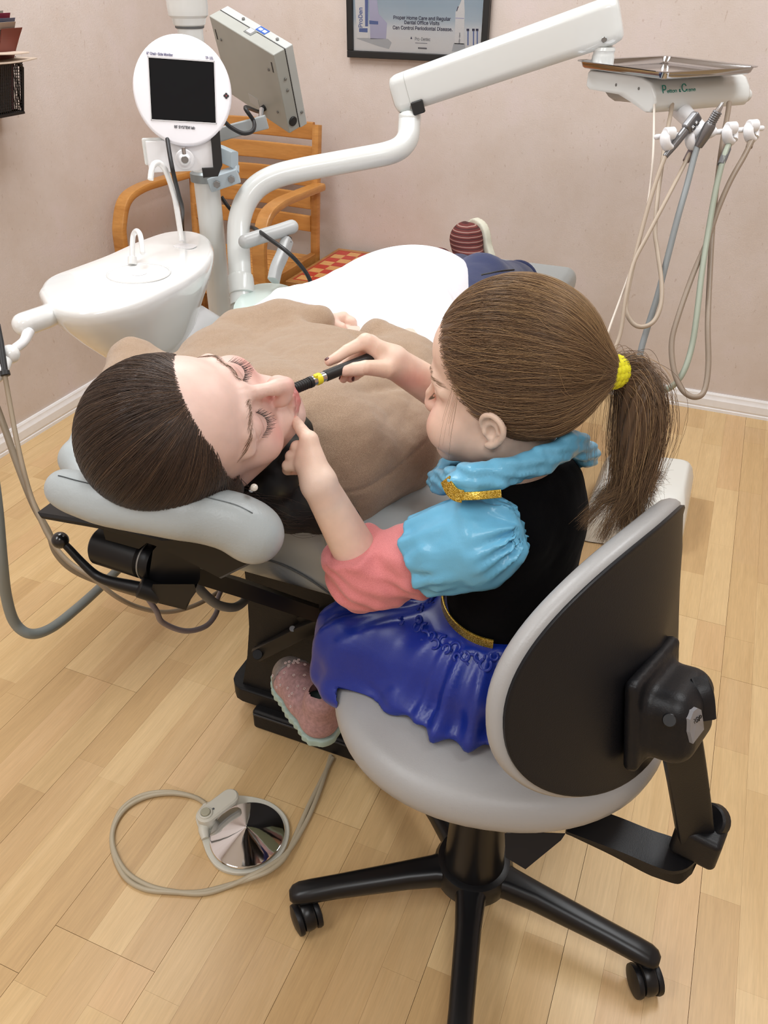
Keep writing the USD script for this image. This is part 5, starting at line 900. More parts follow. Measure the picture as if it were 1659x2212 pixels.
def wf_skull(q): d = s_ell(q, HC_, HR_); d = smin(d, s_ell(q, (0, -.03, -.050), (.060, .06, .042)), .03); d = smin(d, s_ell(mirror(q), (.068, -.018, -.018), (.019, .045, .036)), .012); return smin(d, s_ell(q, (0, .062, -.014), (.063, .052, .062)), .04)
hm = nets(wf_hair, WT+A([-.20, -.22, -.16]), WT+A([.16, .20, .18]), .0030)
hair_w = obj('hair', hm, Mb, wo, smooth=True, label='dark brown hair combed back from the forehead')
def comb(n, target, start, C_, R_, rng, lift, wig, steps=14, flow=None, stop=1.0):
    out = []; dg = unit((A(target)-C_)/R_)
    for _ in range(n):
        s = start(rng); d0 = unit((s-C_)/R_); l = lift*rng.uniform(.2, 1.); ph = rng.uniform(0, 6.28); a = rng.normal(0, wig); st_p = stop*rng.uniform(.6, 1.); P = []
        side = unit(np.cross(d0, dg)) if np.linalg.norm(np.cross(d0, dg)) > 1e-3 else A([1., 0, 0])
        for i in range(steps):
            t = i/(steps-1); d = sl(d0, dg, t*st_p); d = unit(d+side*a*math.sin(t*3.1)+side*.008*math.sin(ph+t*7)); rr = 1+l*math.sin(min(1., t*3)*1.57)
            P.append(C_+d*R_*rr)
        out.append(A(P))
    return out
def start_w(rng):
    while True:
        th = rng.uniform(-2.0, 2.0); ph = rng.uniform(-.35, 1.5)
        d = A([math.sin(th)*math.cos(ph), math.sin(ph), math.cos(th)*math.cos(ph)]); s = HC_+d*HR_
        h = hairline(s[None])[0]
        if (-.012 < h < .004) or (h < 0 and rng.random() < .12): return s-d*.004
for mm_, n_, w_, lf in ((Mb, 2200, .0006, .0), (Mb2, 1900, .00052, .0), (Mb3, 420, .0004, .0)):
    curves('hair_strand', lay([to_w(s) for s in comb(n_, (0.0, -.01, -.100), start_w, HC_, HR_, rngw, lf, .14, stop=.97)], lambda p: smax(np.minimum(s_ell(in_w(p), HC_, HR_), wf_skull(in_w(p))), -1., 0), rngw, .0004, .0030), w_, mm_, hair_w)
# stray hair at the temple and strands fallen over the shoulder
fall = []
for _ in range(260):
    a = to_w((-.066+rngw.normal(0, .006), -.015+rngw.normal(0, .012), -.020+rngw.normal(0, .012))); b = A((-0.4654, 0.7247, 0.7350))+rngw.normal(0, .012, 3); c = A((-0.4318, 0.7577, 0.7150))+rngw.normal(0, .010, 3); e = A((-0.3952, 0.7903, 0.7000))+rngw.normal(0, .012, 3)
    fall.append(spl(A([a, a*.5+b*.5+A([0, -.006, .004]), b, c, e]), 4))
curves('hair_lock', fall, .0006, Mb, hair_w)
obj('earring', ball(A((-0.4148, 0.6400, 0.8285)), .0042), mat('pearl', (226, 220, 210), .15, coat=.6), wo); obj('earring', ball(A((-0.4194, 0.6411, 0.8237)), .0030), M_steel, wo)
# sweater
M_knit = fabric('sweater_knit', (182, 157, 133), .9, .3, 1100., .0016, (150, 126, 104))
def wf_sweater(p):
    d = s_ell(p, (-.55, 1.01, .712), (.195, .25, .104)); d = smin(d, s_ell(p, (-.57, 1.20, .715), (.16, .14, .092)), .05)
    ds = s_chain(p, [(-.72, .97, .715), (-.745, 1.08, .735), (-.745, 1.165, .745), (-.69, 1.205, .768), (-.625, 1.222, .782)], [.066, .064, .057, .046, .028], .02)
    ds = np.minimum(ds, s_chain(p, [(-.425, .895, .690), (-.395, 1.0, .690), (-.385, 1.10, .705), (-.445, 1.19, .745), (-.512, 1.215, .772)], [.064, .066, .060, .048, .032], .02))
    d = smin(d, s_cone(p, (-.56, .93, .765), (-.43, .90, .750), .055, .055), .05)
    d = smin(d, s_chain(p, [(-.74, .95, .715), (-0.8483, 0.9896, 0.7550), (-0.8047, 0.8721, 0.7650)], [.055, .040, .022], .02), .04)
    w = .010*fbm3(p*A([1, .45, 1]), 16, 3)+.004*fbm3(p, 40, 5)
    f1 = np.exp(-((p[:, 1]-1.09+.55*(p[:, 0]+.44))/.012)**2)*np.exp(-((p[:, 0]+.45)/.07)**2); f2 = np.exp(-((p[:, 1]-1.02+.8*(p[:, 0]+.60))/.016)**2)*np.exp(-((p[:, 0]+.62)/.08)**2); f3 = np.exp(-((p[:, 0]+.425-.35*(p[:, 1]-.98))/.010)**2)*np.exp(-((p[:, 1]-1.04)/.07)**2)
    sm = np.exp(-((p[:, 2]-.722-.10*(p[:, 1]-.9))/.0022)**2)*(p[:, 0] > -.46)*(p[:, 1] < 1.02)
    d = d+w+.007*f1+.006*f2+.007*f3+.0022*sm-.004*np.exp(-((p[:, 1]-1.115+.55*(p[:, 0]+.44))/.014)**2)*np.exp(-((p[:, 0]+.45)/.07)**2)
    d = smax(d, -(s_cone(p, to_w((0, -.05, -.02)), neck_b+A([0, .02, .015]), .050, .050)), .010)
    n_ = unit((.10, .94, .32)); d = smax(d, (p-A([-.60, 1.166, .80]))@n_, .012); e = np.minimum((p-A([-.640, 1.2, .78]))@A([1., .1, 0]), 9); return smin(d, ds+w+.007*f3+.0022*sm, .045)
obj('sweater', nets(wf_sweater, (-.90, .68, .58), (-.24, 1.30, .86), .0042), M_knit, wo, smooth=True, label='beige knitted sweater')
hem = [(-.445, 1.205, .80), (-.52, 1.19, .812)]
# scarf and dark patterned collar
nsc = {'tc': ('texture_coordinate', {}), 'v': ('voronoi_texture', dict(scale=38., randomness=1.)), 'r': ('rgb_ramp', {'ramp': [(.0, lin((72, 70, 54))), (.2, lin((48, 46, 38))), (.5, lin((24, 23, 24))), (1, lin((18, 18, 20)))]}), 'p': ('principled_bsdf', dict(roughness=.8))}
M_scarf = usdkit.material(stage, LK+'/scarf_print', nsc, [('tc.object', 'v.vector'), ('v.distance', 'r.fac'), ('r.color', 'p.base_color')], surface='p.BSDF')
def wf_scarf(p):
    d = s_chain(p, [(-0.4798, 0.7359, 0.7350), (-0.4507, 0.7500, 0.7650), (-0.4359, 0.7687, 0.7950), (-0.4553, 0.8228, 0.8000), (-0.4911, 0.8317, 0.8221)], [.024, .022, .018, .016, .016], .01)
    d = smin(d, s_chain(p, [(-0.4835, 0.7518, 0.7050), (-0.4488, 0.7644, 0.7150), (-0.4147, 0.7893, 0.7050), (-0.3867, 0.8075, 0.6900)], [.026, .030, .028, .020], .01), .015)
    return d+.006*fbm3(p, 55, 9)
obj('scarf', nets(wf_scarf, (-.62, .62, .63), (-.30, .98, .86), .004), M_scarf, wo, smooth=True, label='black scarf with a faded leaf print')
# jeans and shoes
M_jean = fabric('denim', (54, 64, 104), .85, .2, 1200., .0008, (38, 46, 80))
for x in (-.66, -.52):
    obj('jeans_leg', nets(lambda p, x=x: s_chain(p, [(x, 1.36, .665), (x+.02, 1.80, .69), (x+.035, 2.02, .625), (x+.04, 2.065, .615)], [.085, .066, .056, .054], .02)+.004*fbm3(p, 30, 4), (x-.11, 1.2, .52), (x+.14, 2.16, .80), .007), M_jean, wo, smooth=True)
    obj('jeans_cuff', torus((x+.040, 2.085, .612), (.1, .93, -.2), .050, .008, 32, 8), M_jean, wo)
nst = {'tc': ('texture_coordinate', {}), 's': ('separate_xyz', {}), 'm': ('math', {'math_type': 'multiply', 'value2': 86.}), 'f': ('math', {'math_type': 'fraction'}), 'r': ('rgb_ramp', {'interpolate': False, 'ramp': [(0, lin((116, 54, 52))), (.34, lin((84, 42, 42))), (.62, lin((126, 62, 58))), (.84, lin((186, 150, 140)))]}), 'p': ('principled_bsdf', dict(roughness=.8))}
M_stripe = usdkit.material(stage, LK+'/shoe_stripe', nst, [('tc.object', 's.vector'), ('s.z', 'm.value1'), ('m.value', 'f.value1'), ('f.value', 'r.fac'), ('r.color', 'p.base_color')], surface='p.BSDF')
M_sole = mat('shoe_sole', (232, 232, 214), .6)
def shoe(heel, toe, side, name='shoe'):
    heel, toe = A(heel), A(toe); L_ = np.linalg.norm(toe-heel); y = unit(toe-heel); z = unit(A(side)-y*(A(side)@y)); x = np.cross(y, z); R = np.stack([x, y, z], 1)   # z: away from the sole
    def f(p):
        q = (p-heel)@R; d = s_chain(q, [(0, .035, .040), (0, .10, .044), (0, .17, .034), (.004, L_-.045, .026)], [.038, .040, .040, .032], .02)
        d = smin(d, s_cone(q, (0, .03, .05), (0, .02, .10), .036, .036), .02); return smax(d, .004-q[:, 2], .004)
    obj(name, nets(f, np.minimum(heel, toe)-.12, np.maximum(heel, toe)+.12, .0045), M_stripe, wo, smooth=True, label='striped red brown canvas shoe')
    def g(p):
        q = (p-heel)@R; o = np.abs(s_chain(q*A([1, 1, 0]), [(0, .035, 0), (0, .10, 0), (0, .17, 0), (.004, L_-.045, 0)], [.041, .041, .042, .036], .02)); o = s_chain(q*A([1, 1, 0]), [(0, .035, 0), (0, .10, 0), (0, .17, 0), (.004, L_-.045, 0)], [.041, .041, .042, .036], .02)
        return smax(o, np.abs(q[:, 2]+.004)-.010, .004)
    obj('shoe_sole', nets(g, np.minimum(heel, toe)-.12, np.maximum(heel, toe)+.12, .0045), M_sole, wo, smooth=True)
shoe((-.556, 2.125, .545), (-.640, 2.175, .735), (-.62, -.78, .1)); shoe((-.60, 2.10, .525), (-.70, 2.18, .565), (-.15, -.55, .8))
# white cloth over her lap
M_cloth = fabric('white_cloth', (238, 238, 244), .85, .15, 900., .0006, (228, 228, 236))
def wf_cloth(p):
    d = s_ell(p, (-.620, 1.56, .655), (.185, .34, .150)); d = smin(d, s_ell(p, (-.60, 1.36, .68), (.22, .22, .105)), .06)
    d = smin(d, s_ell(p, (-.435, 1.30, .66), (.085, .16, .09)), .05); d = smin(d, s_ell(p, (-.765, 1.34, .70), (.075, .12, .065)), .05)
    a = np.clip((1.58-p[:, 1])/.26, 0, 1); w = a*(.030*fbm3(p*A([1, .6, 1]), 22, 8)+.014*np.sin(70*(p[:, 0]+.6*p[:, 1])+9*fbm3(p, 9, 2))*np.exp(-((p[:, 0]+.42)/.08)**2)+.012*np.sin(60*(p[:, 0]*.7-p[:, 1])+7*fbm3(p, 9, 4))*np.exp(-((p[:, 0]+.76)/.09)**2))
    return smax(d+w, .585-p[:, 2], .02)
cl_ = obj('white_cloth', nets(wf_cloth, (-.90, 1.08, .57), (-.28, 1.96, .86), .0055), M_cloth, None, smooth=True, label='white cloth draped over the lap of the lying person', cat='cloth')
obj('cloth_tag', box((-.009, -.004, 0), (.009, .004, .0012), 0, frame((0, -.35, 1)), (-0.7186, 1.6959, 0.7070)), mat('tag_lavender', (206, 206, 226), .6), cl_)

# ================================================================== the child on the stool
CT = A([-.199, .846, .897]); CR = A([[.076, -.028, -.997], [-.996, -.043, -.075], [-.041, .999, -.031]])
U_, S_, V_ = np.linalg.svd(CR); CR = rotz(math.radians(-9))@(U_@V_); CS = .90
c_w = lambda q: (np.asarray(q)*CS)@CR.T+CT
c_in = lambda p: (p-CT)@CR/CS
ch = thing('person', 'small person with a brown ponytail in a black and blue costume seated on the stool', 'person', (hx_, hy_, .503))
LS, LE, LW = A([-.182, .742, .755]), A([-.318, .725, .678]), A((-0.3683, 0.7039, 0.8061))
RSh, RE, RWr = A([-.172, .955, .755]), A((-0.2625, 0.9870, 0.7816)), A((-0.3560, 0.8977, 0.8817))
def cf_head(p):
    q = c_in(p); d = head_sdf(q, True)*CS; d = smin(d, s_chain(p, [c_w((0, -.05, -.025)), A([-.176, .846, .785]), A([-.168, .846, .755])], [.044, .042, .05], .02), .018)
    return smin(d, ear_sdf(q)*CS, .003)
def cf_body(p):
    d = s_ell(p, (-.165, .846, .695), (.062, .090, .105)); d = smin(d, s_ell(p, (-.150, .835, .565), (.078, .098, .058)), .05); d = smin(d, s_cone(p, (-.170, .80, .752), (-.168, .90, .752), .036, .036), .03)
    d = smin(d, s_chain(p, [LS, LE, LW], [.034, .030, .0205], .006), .015); d = smin(d, s_chain(p, [RSh, RE, RWr], [.034, .030, .0205], .006), .015)
    for y, ky, ay in ((.78, .765, .855), (.885, .865, .90)): d = smin(d, s_chain(p, [(-.15, y, .548), (-.335, ky, .530), (-.348, ky, .49), (-.432, ay, .30)], [.050, .036, .030, .024], .01), .02)
    return d
FN = dict(k=.0015)
def DP(u, v, d): return _right*((u-829.5)/1758.5*d)-_up*((v-1106)/1758.5*d)+_fwd*d+A([0, 0, CAM_H])
LHAND = [([A(p) for p in [(-0.3879, 0.7214, 0.8521), (-0.4005, 0.7282, 0.8580), (-0.4070, 0.7329, 0.8609), (-0.4139, 0.7384, 0.8634)]], [.0088, .0072, .0066, .0056]), ([A(p) for p in [(-0.3887, 0.7198, 0.8431), (-0.4030, 0.7195, 0.8401), (-0.4125, 0.7316, 0.8281), (-0.4093, 0.7414, 0.8218)]], [.0088, .0078, .0070, .0062]),
         ([A(p) for p in [(-0.3904, 0.7152, 0.8342), (-0.4083, 0.7146, 0.8292), (-0.4162, 0.7257, 0.8166), (-0.4108, 0.7348, 0.8117)]], [.0086, .0076, .0068, .0060]), ([A(p) for p in [(-0.3915, 0.7105, 0.8248), (-0.4113, 0.7098, 0.8188), (-0.4172, 0.7184, 0.8071), (-0.4110, 0.7281, 0.8025)]], [.0080, .0070, .0062, .0056]),
         ([A(p) for p in [(-0.3819, 0.7318, 0.8111), (-0.4013, 0.7442, 0.8158), (-0.4093, 0.7453, 0.8254)]], [.0100, .0085, .0070])]
RHAND = [([A(p) for p in [(-0.3829, 0.8717, 0.9150), (-0.4009, 0.8557, 0.9066), (-0.4094, 0.8440, 0.9006), (-0.4156, 0.8343, 0.8979)]], [.0090, .0074, .0066, .0056]), ([A(p) for p in [(-0.3841, 0.8873, 0.9065), (-0.4081, 0.8790, 0.8871), (-0.4127, 0.8632, 0.8788), (-0.4108, 0.8444, 0.8805)]], [.0090, .0074, .0066, .0056]),
         ([A(p) for p in [(-0.3828, 0.8975, 0.8967), (-0.4038, 0.8862, 0.8749), (-0.4083, 0.8728, 0.8680), (-0.4059, 0.8536, 0.8688)]], [.0086, .0072, .0064, .0055]), ([A(p) for p in [(-0.3815, 0.9050, 0.8865), (-0.3972, 0.8946, 0.8649), (-0.4018, 0.8814, 0.8618), (-0.4009, 0.8636, 0.8655)]], [.0080, .0066, .0058, .0050]),
         ([A(p) for p in [(-0.3560, 0.8699, 0.8847), (-0.3704, 0.8425, 0.8945), (-0.3817, 0.8348, 0.8938), (-0.3933, 0.8303, 0.8906)]], [.0115, .0090, .0080, .0062])]
def hand_f(p, H_, wrist, arm, palm_r):
    d = s_cone(p, wrist+(arm-wrist)*.12, wrist, .0215, .0205)
    K = [h[0][0] for h in H_[:4]]
    for i, k in enumerate(K): d = smin(d, s_cone(p, wrist+(k-wrist)*.12, k, .0165, .0094), .008)
    for i in range(3): d = smin(d, s_cone(p, K[i], K[i+1], .0090, .0090), .006)
    d = smin(d, s_cone(p, wrist, H_[4][0][0], .0160, .0115), .010)
    for P, r in H_:
        d = smin(d, s_chain(p, P, r, .0010), .0022)
    return d
cl_f = lambda p: hand_f(p, LHAND, LW, LE, .02); cr_f = lambda p: hand_f(p, RHAND, RWr, RE, .02)
def bounds(H_, w, m=.035): Q = np.vstack([A(h[0]) for h in H_]+[w[None]]); return Q.min(0)-m, Q.max(0)+m
chd = nets(cf_head, CT+A([-.13, -.12, -.19]), CT+A([.13, .12, .15]), .0021); cbd = nets(cf_body, (-.53, .63, .24), (-.03, 1.06, .93), .0050)
clh = nets(cl_f, *bounds(LHAND, LW), .0017); crh = nets(cr_f, *bounds(RHAND, RWr), .0017)
cv, cf_ = VF(fuse(chd, cbd, clh, crh)); qc = c_in(cv); tint = face_tint(qc, (232, 200, 180), (222, 160, 146), (196, 118, 112)); far = np.linalg.norm(qc, axis=1) > .19; tint[far] = lin((236, 204, 186))
for H_ in (LHAND, RHAND):
    for P, r in H_:
        w = np.exp(-(np.linalg.norm(cv-P[-1], axis=1)/.010)**2)[:, None]*.45; tint = tint*(1-w)+A(lin((214, 146, 130)))*w
obj('body', (cv, cf_), M_skin, ch, tint=tint)
M_nail = mat('nail_red', (84, 28, 34), .25, coat=.4); M_nailp = mat('nail_pink', (222, 158, 144), .25)
def nail(P, m, out, s=.0036):
    d = unit(P[-1]-P[-2]); o = unit(out-d*(out@d)); R = np.stack([np.cross(d, o), d, o], 1); obj('fingernail', ball(P[-1]+o*.0042+d*.0008, s, 2, (.85, 1.15, .45), R), m, ch)
for k, o in ((0, -_right*.6+up*.5-_fwd*.3), (1, -_right*.8-_fwd*.5), (2, -_right*.8-_fwd*.6), (3, -_fwd*.8-_up*.3), (4, -_fwd*.9-_right*.3)): nail(RHAND[k][0], M_nail, o)
nail(LHAND[0][0], M_nailp, -_fwd*.8+_up*.3)
rc = np.random.default_rng(21)
Mc1 = hair_mat('hair_brown', (94, 72, 52)); Mc2 = hair_mat('hair_brown_mid', (126, 98, 70)); Mc3 = hair_mat('hair_brown_light', (170, 138, 98))
fc_ = lambda x: head_sdf(x, True)
curves('eyebrow', [c_w(s) for s in brows(fc_, rc, 110)], .00026, Mc2, ch); curves('eyelash', [c_w(s) for s in lashes(rc, 40, .0075)], .00038, Mc1, ch)
CHC, CHR = A([0, .041, -.018]), A([.0845, .104, .110])
CK = A([(-.20, -.06), (-.09, -.052), (-.055, -.040), (-.03, -.022), (-.012, .000), (.0, .016), (.02, .034), (.045, .052), (.07, .066), (.088, .074), (.13, .086), (.2, .10)])
def chairline(q): return q[:, 2]-np.interp(q[:, 1]+.12*np.clip(.045-np.abs(q[:, 0]), -.01, .03)*-1.0, CK[:, 0], CK[:, 1])
PON = A([0, .046, -.124])
def cf_hair(p):
    q = c_in(p); d = s_ell(q, CHC, CHR); d = smin(d, s_cone(q, (0, .044, -.085), PON, .050, .011), .04)
    v = q-PON; ang = np.arctan2(v[:, 0], v[:, 1]); d = d+np.sin(ang*34+4*np.sin(ang*5))*.0011+.004*fbm3(q, 24, 3)
    return smax(d, chairline(q), .010)*CS
hc_ = obj('hair', nets(cf_hair, CT+A([-.12, -.12, -.12]), CT+A([.16, .12, .16]), .0027), Mc1, ch, smooth=True, label='brown hair pulled back into a ponytail')
def cf_skull(q): return smin(s_ell(q, CHC, CHR), s_cone(q, (0, .044, -.085), PON, .050, .011), .04)
def start_c(rng):
    while True:
        th = rng.uniform(-2.3, 2.3); ph = rng.uniform(-.9, 1.5); d = A([math.sin(th)*math.cos(ph), math.sin(ph), math.cos(th)*math.cos(ph)]); s = CHC+d*CHR
        h = chairline(s[None])[0]
        if (-.014 < h < .005) or (h < 0 and rng.random() < .30): return s-d*.003
for mm_, n_, w_, lf in ((Mc1, 2400, .0005, .0028), (Mc2, 2400, .00044, .0036), (Mc3, 620, .00036, .0048)):
    curves('hair_strand', lay([c_w(s) for s in comb(n_, PON, start_c, CHC, CHR, rc, .0, .15, stop=.985)], lambda p: cf_skull(c_in(p))*CS, rc, .0006, lf), w_, mm_, hc_)
# ponytail: from the band outwards and down
PB = c_w(PON); pax = unit(A((-0.0700, 0.8736, 0.9293))-PB)
def tail_core(p):
    d = s_chain(p, spl(A([PB+pax*.026, (-0.0649, 0.8748, 0.9281), (-0.0481, 0.8667, 0.9073), (-0.0404, 0.8515, 0.8731), (-0.0402, 0.8408, 0.8312), (-0.0428, 0.8358, 0.7898)]), 4), np.interp(np.linspace(0, 5, 21), range(6), [.010, .015, .019, .018, .012, .004]), .01)
    return d+.002*np.sin(np.arctan2(p[:, 1]-.88, p[:, 0]+.03)*24)
obj('ponytail', nets(tail_core, A(PB)+A([-.06, -.10, -.30]), A(PB)+A([.16, .10, .08]), .0032), Mc1, hc_, smooth=True)
tail = {0: [], 1: [], 2: []}; ends = [A(x) for x in [(-0.0566, 0.8027, 0.7519), (-0.0805, 0.8136, 0.7626), (-0.0386, 0.8149, 0.7587), (-0.0214, 0.8100, 0.7602), (-0.0156, 0.8257, 0.7965), (-0.0101, 0.8284, 0.8330), (-0.0499, 0.8354, 0.7754), (-0.0730, 0.8414, 0.7788), (-0.0330, 0.8212, 0.7821), (-0.0140, 0.8267, 0.8149), (-0.0379, 0.8201, 0.7654), (-0.0186, 0.8169, 0.7771)]]
for i in range(3000):
    e = ends[rc.integers(len(ends))]+rc.normal(0, .005, 3); f = rc.normal(0, 1, 3); o = lambda s: f*A([s, s, s])
    u = rc.random(); a = PB+pax*.006+o(.004); b = A((-0.0681, 0.8744, 0.9293))+o(.008); c = (A((-0.0376, 0.8577, 0.9160))*u+A((-0.0648, 0.8812, 0.8919))*(1-u))+o(.0085); d = (A((-0.0242, 0.8408, 0.8760))*u+A((-0.0602, 0.8609, 0.8523))*(1-u))+o(.0085); g = (A((-0.0243, 0.8225, 0.8329))*u+A((-0.0542, 0.8486, 0.8049))*(1-u))*.8+e*.2+o(.006)
    tail[0 if rc.random() < .5 else (1 if rc.random() < .72 else 2)].append(spl(A([a, b, c, d, g, g*.5+e*.5+A([0, 0, .004]), e]), 3))
for k, mm_ in ((0, Mc1), (1, Mc2), (2, Mc3)): curves('tail_strand', tail[k], .00050, mm_, hc_, taper=.25)
loose = []
for i in range(9):
    x = rc.normal(0, .005, 3); k_ = rc.uniform(.4, 1); loose.append(spl(A([c_w((.064, .062, .036))+x*.4, c_w((.076, .020, .038))+x, c_w((.077, -.02, .047))+x*1.5, c_w((.070, -.03-.05*k_, .056))+x*2]), 6))
for i in range(26): x = rc.normal(0, .008, 3); loose.append(spl(A([PB+x*.3, A((-0.0894, 0.8807, 0.8961))+x, A((-0.0845, 0.8572, 0.8610))+x*1.4, A((-0.0750, 0.8388, 0.8302))+x*1.8]), 4))
for i in range(10): x = rc.normal(0, .004, 3); loose.append(spl(A([PB+x*.3, A((-0.0728, 0.8777, 0.9365))+x, A((-0.0589, 0.8844, 0.9379))+x]), 4))
curves('loose_strand', loose, .00032, Mc2, hc_)
for k in range(4):
    M_tie = mat('tie_yellow', (232, 226, 40), .8, bump=(900, .001)); c_ = PB+pax*(.003+.0066*k); fr = frame(pax, up); t = np.linspace(0, 2*np.pi, 49)[:-1]
    P = [c_+(.0138+(.0013 if k in (1, 2) else 0)+.0006*math.sin(14*a+k))*(fr[:, 0]*math.cos(a)+fr[:, 1]*math.sin(a)) for a in t]; P.append(P[0])
    obj('hair_tie', tube(P, .0046, 12, 2, cap=False), M_tie, hc_, label='bright yellow hair band')
obj('hair_pin', tube([c_w((.012, .148, .030)), c_w((-.002, .150, .012)), c_w((-.018, .148, .0))], .0009, 6, 4), M_black, hc_)
# black velvet bodice
M_velvet = fabric('velvet_black', (10, 10, 12), .9, .02, 700., .0006, specular_ior_level=.06)
def cf_bodice(p):
    d = s_ell(p, (-.163, .846, .690), (.072, .102, .125)); d = smin(d, s_ell(p, (-.165, .838, .615), (.078, .098, .07)), .03); d = smin(d, s_cone(p, (-.168, .775, .752), (-.160, .925, .752), .046, .046), .04)
    d = smin(d, s_ell(p, (-.128, .875, .700), (.042, .07, .085)), .03); d = d+.004*fbm3(p, 28, 6)
    d = smax(d, .588-p[:, 2], .004); return smax(d, p[:, 2]-.800-.15*(p[:, 0]+.17), .006)
obj('bodice', nets(cf_bodice, (-.28, .68, .56), (-.04, 1.01, .84), .0042), M_velvet, ch, smooth=True, label='black velvet costume bodice')
# satin: skirt, puff sleeves, collar
M_satin = fabric('satin_royal_blue', (16, 46, 150), .33, .0, 1500., .0002, (12, 38, 130), specular_ior_level=.6); M_sky = fabric('satin_sky_blue', (112, 184, 220), .26, .0, 1500., .0002, (110, 180, 214), coat_weight=.15)
WC = A([-.172, .836, .600])
def cf_skirt(p):
    v = p-WC; ang = np.arctan2(v[:, 1], v[:, 0]); rad = np.hypot(v[:, 0], v[:, 1])
    d = s_ell(p, (-.165, .838, .600), (.079, .100, .030)); d = smin(d, s_ell(p, (-.145, .830, .548), (.118, .158, .055)), .03)
    d = smin(d, s_chain(p, [(-.19, .765, .535), (-.345, .755, .530)], [.068, .058], .01), .05); d = smin(d, s_chain(p, [(-.19, .90, .545), (-.360, .865, .535)], [.060, .054], .01), .06)
    d = smin(d, s_ell(p, (-.300, .745, .485), (.098, .085, .034)), .03); d = smin(d, s_cone(p, (-.335, .775, .505), (-.380, .792, .452), .052, .050), .03); d = smin(d, s_ell(p, (-.175, .725, .515), (.11, .075, .020)), .03)
    fold = np.sin(ang*15+3.5*np.sin(ang*4.3)+rad*9)*.5+np.sin(ang*27+2*np.sin(ang*7))*.28; d = d+fold*.0095*np.clip((rad-.085)/.09, 0, 1)+.012*fbm3(p, 15, 12)*np.clip((rad-.1)/.1, 0, 1)
    seat = np.maximum(.5045-p[:, 2], (((p[:, 0]-hx_-.006)/.228)**2+((p[:, 1]-hy_-.004)/.204)**2 < 1)*2.-1.); d = np.where(((p[:, 0]-hx_-.006)/.224)**2+((p[:, 1]-hy_-.004)/.20)**2 < 1, smax(d, .5050-p[:, 2], .004), d)
    return smax(smax(d, .452-p[:, 2], .006), p[:, 2]-.606, .004)
obj('skirt', nets(cf_skirt, (-.50, .60, .44), (.0, 1.06, .63), .0042), M_satin, ch, smooth=True, label='royal blue satin skirt')
ruf = []; rr3 = np.random.default_rng(8)
for i, t_ in enumerate(np.radians(np.linspace(150, 400, 62))):
    d_ = A([math.cos(t_), math.sin(t_), 0]); z_ = WC[2]+.002-.004*(i % 2)-rr3.uniform(0, .002); o_ = A([WC[0], WC[1], z_]); r_ = .15
    for _ in range(60): r_ -= .8*float(cf_skirt((o_+d_*r_)[None])[0])
    c_ = o_+d_*(r_+.0015); tn = A([-d_[1], d_[0], 0]); rad_ = rr3.uniform(.0042, .0070); ax_ = unit(d_*.75+A([0, 0, .65])+tn*rr3.uniform(-.35, .35))
    a0_ = rr3.uniform(0, 6.28); ruf.append(torus(c_, ax_, rad_, .0021, 18, 8, a0_, a0_+rr3.uniform(4.2, 5.9)))
obj('waist_ruffle', cat_(*ruf), M_satin, ch, smooth=40)
ng = {'tc': ('texture_coordinate', {}), 'v': ('voronoi_texture', dict(scale=1400.)), 'r': ('rgb_ramp', {'ramp': [(0, lin((120, 92, 20))), (.6, lin((206, 168, 56))), (1, lin((246, 224, 130)))]}), 's': ('separate_xyz', {}), 'b': ('bump', dict(strength=.9, distance=.002)), 'p': ('principled_bsdf', dict(metallic=.75, roughness=.35))}
M_gold = usdkit.material(stage, LK+'/gold_glitter', ng, [('tc.object', 'v.vector'), ('v.color', 's.vector'), ('s.x', 'r.fac'), ('r.color', 'p.base_color'), ('s.y', 'b.height'), ('b.normal', 'p.normal')], surface='p.BSDF')
t = np.linspace(math.radians(176), math.radians(277), 40)
obj('belt', strip(np.column_stack([WC[0]+.007+.0845*np.cos(t), WC[1]+.002+.1050*np.sin(t), np.full(40, WC[2]+.009)]), .003, .0190, (0, 0, 1), .3), M_gold, ch, smooth=40, label='gold glitter belt band')
PC = A((-0.1929, 0.7308, 0.7567)); pa_ = unit(LE-LS)
def puff(C, ax, sgn):
    R = frame(ax, up)
    def f(p):
        q = (p-C)@R; d = s_ell(q, (0, 0, 0), (.058, .056, .064)); a = np.arctan2(q[:, 1], q[:, 0]); e = np.clip(np.abs(q[:, 2])/.055, 0, 1)
        rd_ = np.hypot(q[:, 0], q[:, 1]); d = d+np.sin(a*13+3*np.sin(a*3))*.0050*e**2*np.clip((rd_-.008)/.02, 0, 1)+.014*fbm3(q, 22, 8)+.0022*np.sin(q[:, 2]*95+5*fbm3(q, 12, 5))*np.clip(rd_/.03, 0, 1)
        d = smin(d, s_cone(q, (0, 0, .02), (0, 0, .075), .050, .047)+np.sin(a*11)*.003, .012)
        return smax(d, q[:, 2]-.066+.003*np.sin(a*5), .004)
    return nets(f, C-.105, C+.105, .0036)
obj('puff_sleeve', puff(PC, pa_, 1), M_sky, ch, smooth=True, label='sky blue satin puff sleeve'); obj('puff_sleeve', puff(RSh*.72+RE*.28, unit(RE-RSh), 1), M_sky, ch, smooth=True)
M_pink = fabric('cotton_pink', (226, 140, 140), .9, .3, 900., .0006, (214, 126, 128))
